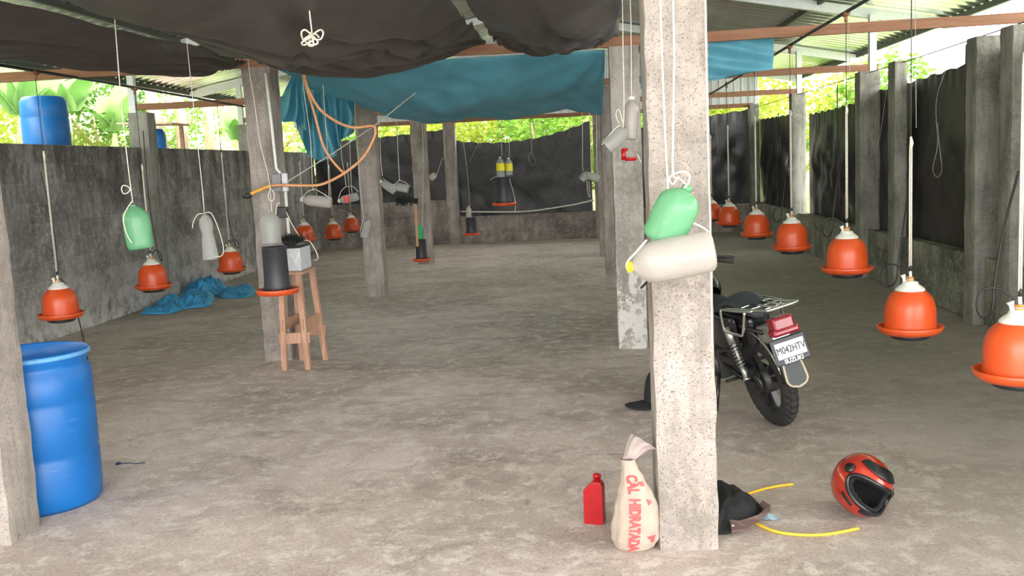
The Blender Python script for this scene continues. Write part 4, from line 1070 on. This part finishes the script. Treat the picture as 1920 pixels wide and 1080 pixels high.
# swing arm, chain guard
m = MB()
for s in (-1, 1): m.tube([(0.03, s*.095, WRr), (.22, s*.095, WRr+.02), (.46, s*.07, WRr+.06)], .018, 8)
m.bar((-.03, .1, WRr), (.07, .1, WRr), .02, .05); bp(m, 'swing_arm', 'bike_black')
m = MB(); m.bar((-.02, .10, .39), (.42, .085, .40), .05, .045); m.lathe([(0, -.012), (.085, -.012), (.085, .012), (0, .012)], 28, Matrix.Translation((0, .085, WRr)) @ Matrix.Rotation(pi/2, 4, 'X')); bp(m, 'chain_case', 'bike_black')
# shocks
for s in (-1, 1):
    m = MB(); a = Vector((.03, s*.125, WRr+.03)); b = Vector((.16, s*.125, .665)); d = b-a
    m.tube([a, a+d*.3], .017, 10); m.tube([a, a+d*.05], .024, 10); sh = bp(m, 'shock_absorber', 'dull_chrome')
    m = MB(); N_ = 90; e1 = d.normalized(); e2 = Vector((0, 1, 0)); e3 = e1.cross(e2)
    m.tube([a+d*(.26+.42*k/N_)+(e2*cos(k/N_*14*pi)+e3*sin(k/N_*14*pi))*.023 for k in range(N_)], .005, 5); m.tube([a+d*.26, a+d*.7], .012, 8); bp(m, 'spring', 'dull_chrome', sh)
    m = MB(); m.tube([a+d*.66, a+d*.97], .029, 12); bp(m, 'shroud', 'dull_chrome', sh)
# rear fender
m = MB()
def fend(u, v):
    a = math.radians(72+100*u); w = (v-.5)*2; r = .345-.03*abs(w)**2.5
    return Vector((.0+r*cos(a)*1.04, w*.07, WRr+r*sin(a)+.02))
m.grid(fend, 30, 10); fn_ = bp(m, 'rear_fender', 'bike_black', solid=.003)
m = MB()
for s in (-1, 1): m.tube([Vector((.345*cos(a)*1.04, s*.073, WRr+.345*sin(a)+.005)) for a in [math.radians(95+8*k) for k in range(9)]], .007, 6)
bp(m, 'fender_edge', 'chrome', fn_)
# mudflap
m = MB()
def flapf(u, v):
    w = (u-.5)*2; hw = .055+.012*sin(v*pi*.6); rr_ = 1 if v < .7 else sqrt(max(0, 1-((v-.7)/.3)**2))
    return Vector((-.345-.045*v, w*hw*max(.02, rr_), .50-.16*v))
m.grid(flapf, 16, 16); mf = bp(m, 'mudflap', 'mud', solid=.004)
m = MB(); ed = [flapf(0, k/16) for k in range(17)]+[flapf(1, 1-k/16) for k in range(17)]; m.tube(ed, .007, 6); bp(m, 'flap_edge', 'cream_edge', mf)
# tail housing and lamp
m = MB(); m.box((-.20, 0, .645), (.2, .13, .12), Matrix.Rotation(.25, 3, 'Y')); bp(m, 'tail_housing', 'dull_chrome', bevel=.02)
m = MB(); m.box((-.315, 0, .705), (.09, .14, .11), Matrix.Rotation(.12, 3, 'Y')); m.box((-.335, 0, .675), (.08, .175, .045), Matrix.Rotation(.12, 3, 'Y')); bp(m, 'tail_lamp', 'red_lens', bevel=.016)
# plate
pr_ = Matrix.Rotation(math.radians(16), 3, 'Y')
m = MB(); m.box((-.365, 0, .565), (.012, .225, .155), pr_); pf = bp(m, 'plate_holder', 'plate_dark', bevel=.005)
m = MB(); m.box((-.373, 0, .572), (.004, .19, .095), pr_); bp(m, 'plate', 'plate_white', pf, bevel=.002)
def plate_text(s, size, z, mt, nm, bold, xo=-.377):
    me = text_mesh(s, size, extrude=.0012, bold=bold)
    for v_ in me.vertices: v_.co.x *= .74 if nm == 'plate_number' else 1
    me.materials.append(M[mt])
    q = bpy.data.objects.new(nm, me); COL.objects.link(q); q.parent = pf
    mm = pr_.to_4x4() @ Matrix(((0, 0, -1, 0), (-1, 0, 0, 0), (0, 1, 0, 0), (0, 0, 0, 1)))
    q.matrix_local = Matrix.Translation((xo, 0, z)) @ mm
plate_text('M042HTV', .06, .572, 'ink', 'plate_number', .0)
plate_text('SUZUKI', .036, .507, 'plate_white', 'holder_lettering', .0012, -.3895)
# rack
m = MB(); zr = .80
def tb(pts, r=.009, cl=False): m.tube([Vector(p) for p in pts], r, 8, closed=cl)
tb(smooth_path([(.17, .1, zr-.03), (.0, .105, zr-.01), (-.2, .105, zr+.01), (-.36, .1, zr+.03), (-.385, .08, zr+.032), (-.385, -.08, zr+.032), (-.36, -.1, zr+.03), (-.2, -.105, zr+.01), (.0, -.105, zr-.01), (.17, -.1, zr-.03)], 5), .01)
for x in (-.05, -.16, -.27): tb([(x, .1, zr+.002-x*.04), (x, -.1, zr+.002-x*.04)], .007)
tb([(.02, .03, zr), (-.385, .03, zr+.035)], .007); tb([(.02, -.03, zr), (-.385, -.03, zr+.035)], .007)
for s in (-1, 1):
    tb(smooth_path([(-.22, s*.115, zr+.01), (-.05, s*.14, zr-.005), (.11, s*.15, zr-.015), (.14, s*.15, zr-.03), (.15, s*.15, zr-.14), (.13, s*.15, zr-.16), (-.05, s*.15, zr-.155), (-.09, s*.14, zr-.14), (-.13, s*.12, zr)], 4), .009)
    tb([(.13, s*.15, zr-.16), (.24, s*.12, zr-.16)], .009)
bp(m, 'luggage_rack', 'chrome')
# seat, tank, side panels, frame
m = MB()
def seatf(u, v):
    x = -.13+.72*u; hump = .06*exp(-((u-.33)/.22)**2)-.03*exp(-((u-.72)/.14)**2)
    a = pi*2*v; w = .115*(1-.35*u**2)*(sin(pi*min(1, max(.0, u*1.0)))**.25 if 0 < u < 1 else .01); h = .05
    return Vector((x, w*cos(a), .745+hump+h*sin(a)*(1 if sin(a) > 0 else .7)))
m.grid(seatf, 40, 24); bp(m, 'seat', 'seat')
m = MB()
def tank(u, v):
    x = .52+.5*u; a = 2*pi*v; s = sin(pi*min(1, max(0, .04+u*.92)))**.5
    return Vector((x, .125*s*cos(a), .80+.06*u+.115*s*sin(a)))
m.grid(tank, 30, 28); bp(m, 'fuel_tank', 'bike_black')
for s in (-1, 1):
    m = MB(); m.grid(lambda u, v: Vector((.06+.38*u, s*(.105+.02*sin(pi*u)), .52+.2*v-.05*u*(1-v))), 10, 6); bp(m, 'side_panel', 'bike_black', solid=.01)
m = MB(); m.box((.13, 0, .63), (.38, .16, .2)); bp(m, 'battery_cover', 'bike_black', bevel=.03)
m = MB()
for s in (-1, 1):
    m.tube([(-.2, s*.07, .66), (.2, s*.08, .66), (.5, s*.07, .70), (.95, s*.02, .86)], .014, 8); m.tube([(.46, s*.06, .36), (.4, s*.07, .66)], .014, 8)
m.tube([(.95, 0, .86), (.86, 0, .5), (.78, 0, .3), (.46, 0, .3)], .016, 8); bp(m, 'frame', 'bike_black')
m = MB(); m.box((.6, 0, .34), (.34, .22, .2)); m.lathe([(0, -.13), (.09, -.13), (.1, 0), (.09, .13), (0, .13)], 24, Matrix.Translation((.55, 0, .33)) @ Matrix.Rotation(pi/2, 4, 'X'))
for k in range(7): m.box((.72+k*.006, 0, .44+k*.026), (.15, .17, .01), Matrix.Rotation(-.3, 3, 'Y'))
m.box((.74, 0, .52), (.1, .11, .2), Matrix.Rotation(-.3, 3, 'Y')); bp(m, 'engine', 'engine', bevel=.015)
m = MB(); m.tube(smooth_path([(.8, -.06, .45), (.88, -.1, .32), (.75, -.14, .2), (.5, -.15, .2), (.3, -.16, .22), (.14, -.165, .25)], 5), [.02]*16+[.035]*10, 10); bp(m, 'exhaust', 'dull_chrome')
m = MB(); m.tube([(.48, .1, .3), (.42, .22, .02)], .012, 8); m.bar((.40, .23, .015), (.45, .23, .015), .04, .012); bp(m, 'side_stand', 'bike_black')
m = MB()
for s in (-1, 1):
    m = MB(); m.tube([(.48, s*.06, .28), (.48, s*.26, .28)], .014, 8); bp(m, 'foot_peg', 'rubber')
    m = MB(); m.tube([(.2, s*.08, .3), (.18, s*.2, .31)], .012, 8); bp(m, 'foot_peg', 'rubber')
m = MB()
for s in (-1, 1): m.tube([(1.22, s*.075, WRr), (1.05, s*.075, .72), (.97, s*.075, .9)], .018, 10)
m.box((.98, 0, .88), (.08, .2, .03)); bp(m, 'front_fork', 'dull_chrome')
m = MB()
m.grid(lambda u, v: Vector((1.22+.34*cos(math.radians(30+110*u)), (v-.5)*.12, WRr+.34*sin(math.radians(30+110*u)))), 20, 6); bp(m, 'front_fender', 'bike_black', solid=.003)
m = MB(); m.lathe([(0, -.06), (.05, -.055), (.085, 0), (.088, .03), (.08, .035), (0, .05)], 28, Matrix.Translation((1.07, 0, .86)) @ Matrix.Rotation(pi/2, 4, 'Y')); bp(m, 'headlight', 'dull_chrome')
m = MB(); m.tube(smooth_path([(.80, .31, .90), (.88, .22, .93), (.94, .12, .9), (.97, 0, .88), (.97, -.12, .9), (.94, -.24, .93), (.87, -.33, .90)], 5), .011, 8); hb = bp(m, 'handlebar', 'dull_chrome')
for s in (-1, 1):
    m = MB(); m.tube([(.935 if s < 0 else .87, s*.24, .93), (.86 if s < 0 else .79, s*.34, .895)], .019, 10); bp(m, 'grip', 'rubber', hb)
    m = MB(); m.tube(smooth_path([(.95 if s < 0 else .88, s*.2, .93), (.985 if s < 0 else .92, s*.26, .94), (.94 if s < 0 else .87, s*.33, .925), (.91 if s < 0 else .84, s*.38, .91)], 4), .008, 6); bp(m, 'lever', 'bike_black', hb)
    m = MB(); m.tube([(.95 if s < 0 else .88, s*.19, .93), (.95 if s < 0 else .88, s*.24, .93)], .026, 8); bp(m, 'switch_cluster', 'black_plastic', hb)

# ------------------------------------------------------------------ outside: ground, hills, plants
m = MB()
m.grid(lambda u, v: Vector((WL-.15-u*22, -8+56*v, 1.75+2.2*u*u*4+.25*N(Vector((u*9, v*9, 0))))), 30, 40); tag(m.build('ground_left_terrace', M['hill'], solid=.0), kind='structure')
m = MB(); m.grid(lambda u, v: Vector((-40+80*u, 22.3+24*v, -.05+(1.0+4.0*v*v)*min(1, v*6)*(.9 if True else 1)+.3*N(Vector((u*20, v*6, 4))))), 60, 30); tag(m.build('ground_behind', M['hill']), kind='structure')
m = MB(); m.grid(lambda u, v: Vector((WR+.2+u*30, -8+31*v, -.15+.15*N(Vector((u*9, v*9, 2))))), 20, 30); tag(m.build('ground_right', M['hill']), kind='structure')
m = MB(); m.grid(lambda u, v: Vector((-6.3+10.2*u, -22+17*v, -.12)), 4, 4); tag(m.build('ground_front', plain('yard_soil', (.6, .54, .48), .95)), kind='structure')

def banana_leaf(L, w, droop, tw, seed):
    m = MB(); rr = random.Random(seed)
    def fn(u, v):
        s = v; c = (u-.5)*2
        # rises then bends over
        z = L*(s*cos(droop*s*.8)-.25*droop*s*s); x = L*s*sin(.25+droop*s)
        ww = w*(sin(pi*min(1, s*1.02+.02)**.75)**.6 if s > .1 else .05+s)*.5
        ww = max(.004, ww)
        rag = .04*N(Vector((s*30, seed, c)))*abs(c)
        return Vector((x, c*ww+rag, z-abs(c)*ww*.25+.0))
    m.grid(fn, 6, 26); return m
def banana(x, y, z0, h, n, label, seed, L=1.6, w=.5, mt='banana'):
    y *= K
    rr = random.Random(seed); t = thing('banana_plant', label, 'plant', (x, y, z0), group='banana plants outside')
    m = MB(); m.tube([(0, 0, 0), (.02, 0, h*.5), (.03, .02, h)], [.11, .09, .05], 10); m.build('stem', plain('banana_stem', (.45, .5, .25), .7, 0, .25), t)
    for k in range(n):
        a = 2*pi*k/n+rr.uniform(-.4, .4); l = banana_leaf(L*rr.uniform(.75, 1.15), w*rr.uniform(.8, 1.2), rr.uniform(.35, 1.1), 0, seed*10+k)
        l.xf(Matrix.Translation((.03, .02, h-.05)) @ Matrix.Rotation(a, 4, 'Z')); l.build('leaf', M[mt], t)
    return t
def shrub(x, y, z0, rx, rz, n, mt, label, seed, name='bush', cat='bush', group='bushes outside', ls=.11, trunk=0, blade=False):
    y *= K
    rr = random.Random(seed); t = thing(name, label, cat, (x, y, z0), group=group)
    m = MB(); v = []; f = []
    for k in range(n):
        while True:
            p = Vector((rr.uniform(-1, 1), rr.uniform(-1, 1), rr.uniform(-1, 1)))
            if .25 < p.length < 1: break
        c = Vector((p.x*rx, p.y*rx*.8, trunk+rz+p.z*rz))+Vector((N(p*3+Vector((seed, 0, 0)))*.35*rx, 0, N(p*4+Vector((0, seed, 0)))*.3*rz))
        d = Vector((rr.uniform(-1, 1), rr.uniform(-1, 1), rr.uniform(-.6, .4))).normalized(); s = ls*rr.uniform(.6, 1.4)
        e = d.orthogonal().normalized()*s*.32; q = d.cross(e).normalized()*s*.05
        i = len(v); v += [c, c+d*s*.5+e+q, c+d*s, c+d*s*.5-e+q]; f.append((i, i+1, i+2, i+3))
    m.add(v, f, True); m.build('foliage', M[mt], t)
    m = MB(); H_ = trunk+rz
    m.tube([(0, 0, -.1), (.04, 0, H_*.5), (0, 0, H_)], [.05+.03*trunk, .04+.02*trunk, .02], 8)
    for k in range(5):
        a = rr.uniform(0, 6.28); m.tube([(0, 0, H_*.4), (cos(a)*rx*.5, sin(a)*rx*.5, H_*.9), (cos(a)*rx*.7, sin(a)*rx*.7, H_+rz*.3)], [.03, .02, .008], 5)
    m.build('trunk', M['trunk'], t); return t
def grass(x, y, z0, h, n, label, seed, sp=.5):
    y *= K
    rr = random.Random(seed); m = MB(); v = []; f = []
    for k in range(n):
        a = rr.uniform(0, 6.28); b = Vector((x+rr.gauss(0, sp*.3), y+rr.gauss(0, sp*.3), z0)); l = h*rr.uniform(.6, 1.2); dr = rr.uniform(.2, 1.1); w = .012
        d = Vector((cos(a), sin(a), 0)); sd = Vector((-sin(a), cos(a), 0))*w; i = len(v)
        for s in range(6):
            q = s/5; p = b+d*(l*dr*q*q*.7)+Vector((0, 0, l*(q-.35*dr*q*q*q))); ww = sd*(1-q*.95); v += [p-ww, p+ww]
        f += [(i+2*s, i+2*s+1, i+2*s+3, i+2*s+2) for s in range(5)]
    m.add(v, f, True); return tag(m.build('tall_grass', M['leaf_y']), label, 'grass', 'tall grass outside')

# left side, beyond the block wall
bl = 'broad-leaved banana plant outside '
banana(-8.3, 11.6, 1.9, .9, 8, bl+'between the big blue drum and the left wall pillar', 1, 1.5, .45)
banana(-8.8, 9.7, 1.9, .8, 8, bl+'behind the left edge of the big blue drum', 2, 1.5, .5)
banana(-8.9, 13.6, 1.9, 1.1, 8, bl+'just right of the big blue drum', 3, 1.6, .5)
banana(-9.8, 16.5, 2.0, .8, 8, bl+'above the smaller blue drum', 4, 1.7, .5)
banana(-8.0, 18.5, 1.9, .7, 8, bl+'right of the smaller blue drum', 5, 1.5, .45)
banana(-8.6, 21.5, 1.9, .5, 8, bl+'beside the second white roof post', 6, 1.5, .45)
grass(-7.5, 11.3, 1.75, 1.0, 500, 'spray of tall grass outside right of the big blue drum', 1, .8)
grass(-7.3, 12.4, 1.75, .8, 400, 'spray of tall grass outside before the left wall pillar', 2, .7)
grass(-7.4, 8.9, 1.75, .9, 400, 'spray of tall grass outside left of the big blue drum', 3, .8)
for k, (x, y, z, h) in enumerate(((-8.2, 15.2, 1.8, 2.2), (-8.7, 17.2, 1.8, 2.6), (-9.3, 19.8, 1.8, 2.6))):
    y *= K; m = MB(); m.tube([(x, y, z), (x+.05, y, z+h*.5), (x-.03, y, z+h)], [.15, .12, .1], 10)
    tag(m.build('bare_tree', M['trunk']), ['pale trunk outside just right of the smaller blue drum', 'slim pale trunk outside, second right of the smaller blue drum', 'slim pale trunk outside beside the second left wall pillar'][k], 'tree', 'bare trunks outside')
bs = [(-10.5, 11, 1.9, 1.3, 1.3, 'leaf'), (-11, 14, 2, 1.5, 1.5, 'leaf_y'), (-10.5, 17, 2, 1.4, 1.3, 'leaf_d'), (-10.5, 20, 2, 1.6, 1.5, 'leaf'), (-9, 23.5, 1.8, 1.7, 1.4, 'leaf_y'), (-11.5, 8.5, 2, 1.4, 1.4, 'leaf')]
pl = ['behind the big blue drum', 'left of the smaller blue drum', 'behind the pale trunk', 'behind the slim trunks', 'left of the teal tarp bunch', 'at the left frame edge']
for k, (x, y, z, rx, rz, mt) in enumerate(bs): shrub(x, y, z, rx, rz, 2600, mt, 'leafy green bush outside '+pl[k], 20+k)
# behind the far wall
fx = [(-6.5, 22.5, 'leaf', 'beyond the far-left curtain corner'), (-4.3, 22, 'leaf_y', 'beyond the far wall behind the fourth left pillar'), (-2.6, 23, 'leaf_y', 'left behind the sagging curtain'), (-1.0, 22, 'leaf', 'behind the middle of the sagging curtain'), (.6, 23, 'leaf_y', 'behind the right end of the sagging curtain'), (2.4, 22.5, 'leaf', 'beyond the far wall under the white gable sheet'), (4.3, 22, 'leaf_y', 'beyond the far right corner')]
for k, (x, y, mt, lab) in enumerate(fx): shrub(x, y, .3, 1.35, 1.6, 3200, mt, 'yellow-green tree foliage '+lab, 40+k, 'tree', 'tree', 'trees beyond the far wall', .14, .4)
for k, (x, y, mt) in enumerate(((-5, 27, 'leaf_y'), (-1.5, 28, 'leaf_d'), (2.0, 27, 'leaf'), (5.5, 27, 'leaf_y'))):
    shrub(x, y, 1.0, 2.2, 2.3, 3000, mt, 'tall tree crown far beyond the hall, %s' % ['above the left far curtain', 'above the sagging curtain', 'behind the gable sheet', 'right of the gable sheet'][k], 60+k, 'tree', 'tree', 'trees beyond the far wall', .2, 1)
# right side
rx_ = [(6.4, 19.5, 'leaf_y', 'beyond the shiny curtain near the far corner'), (6.2, 16.6, 'leaf', 'beyond the curtain gap on the right')]
for k, (x, y, mt, lab) in enumerate(rx_): shrub(x, y, 0, 1.2, 1.5, 3000, mt, 'bright tree foliage outside '+lab, 80+k, 'tree', 'tree', 'trees beyond the right wall', .13, .7 if k < 3 else .3)
banana(5.4, 10.1, 0, 1.6, 7, bl+'between the right wall posts', 31, 1.5, .4)
banana(5.6, 8.7, 0, 1.5, 7, bl+'left of the second right wall post', 33, 1.5, .4)
banana(5.5, 20.5, 0, 1.7, 7, bl+'right of the white gable sheet', 34, 1.4, .4)
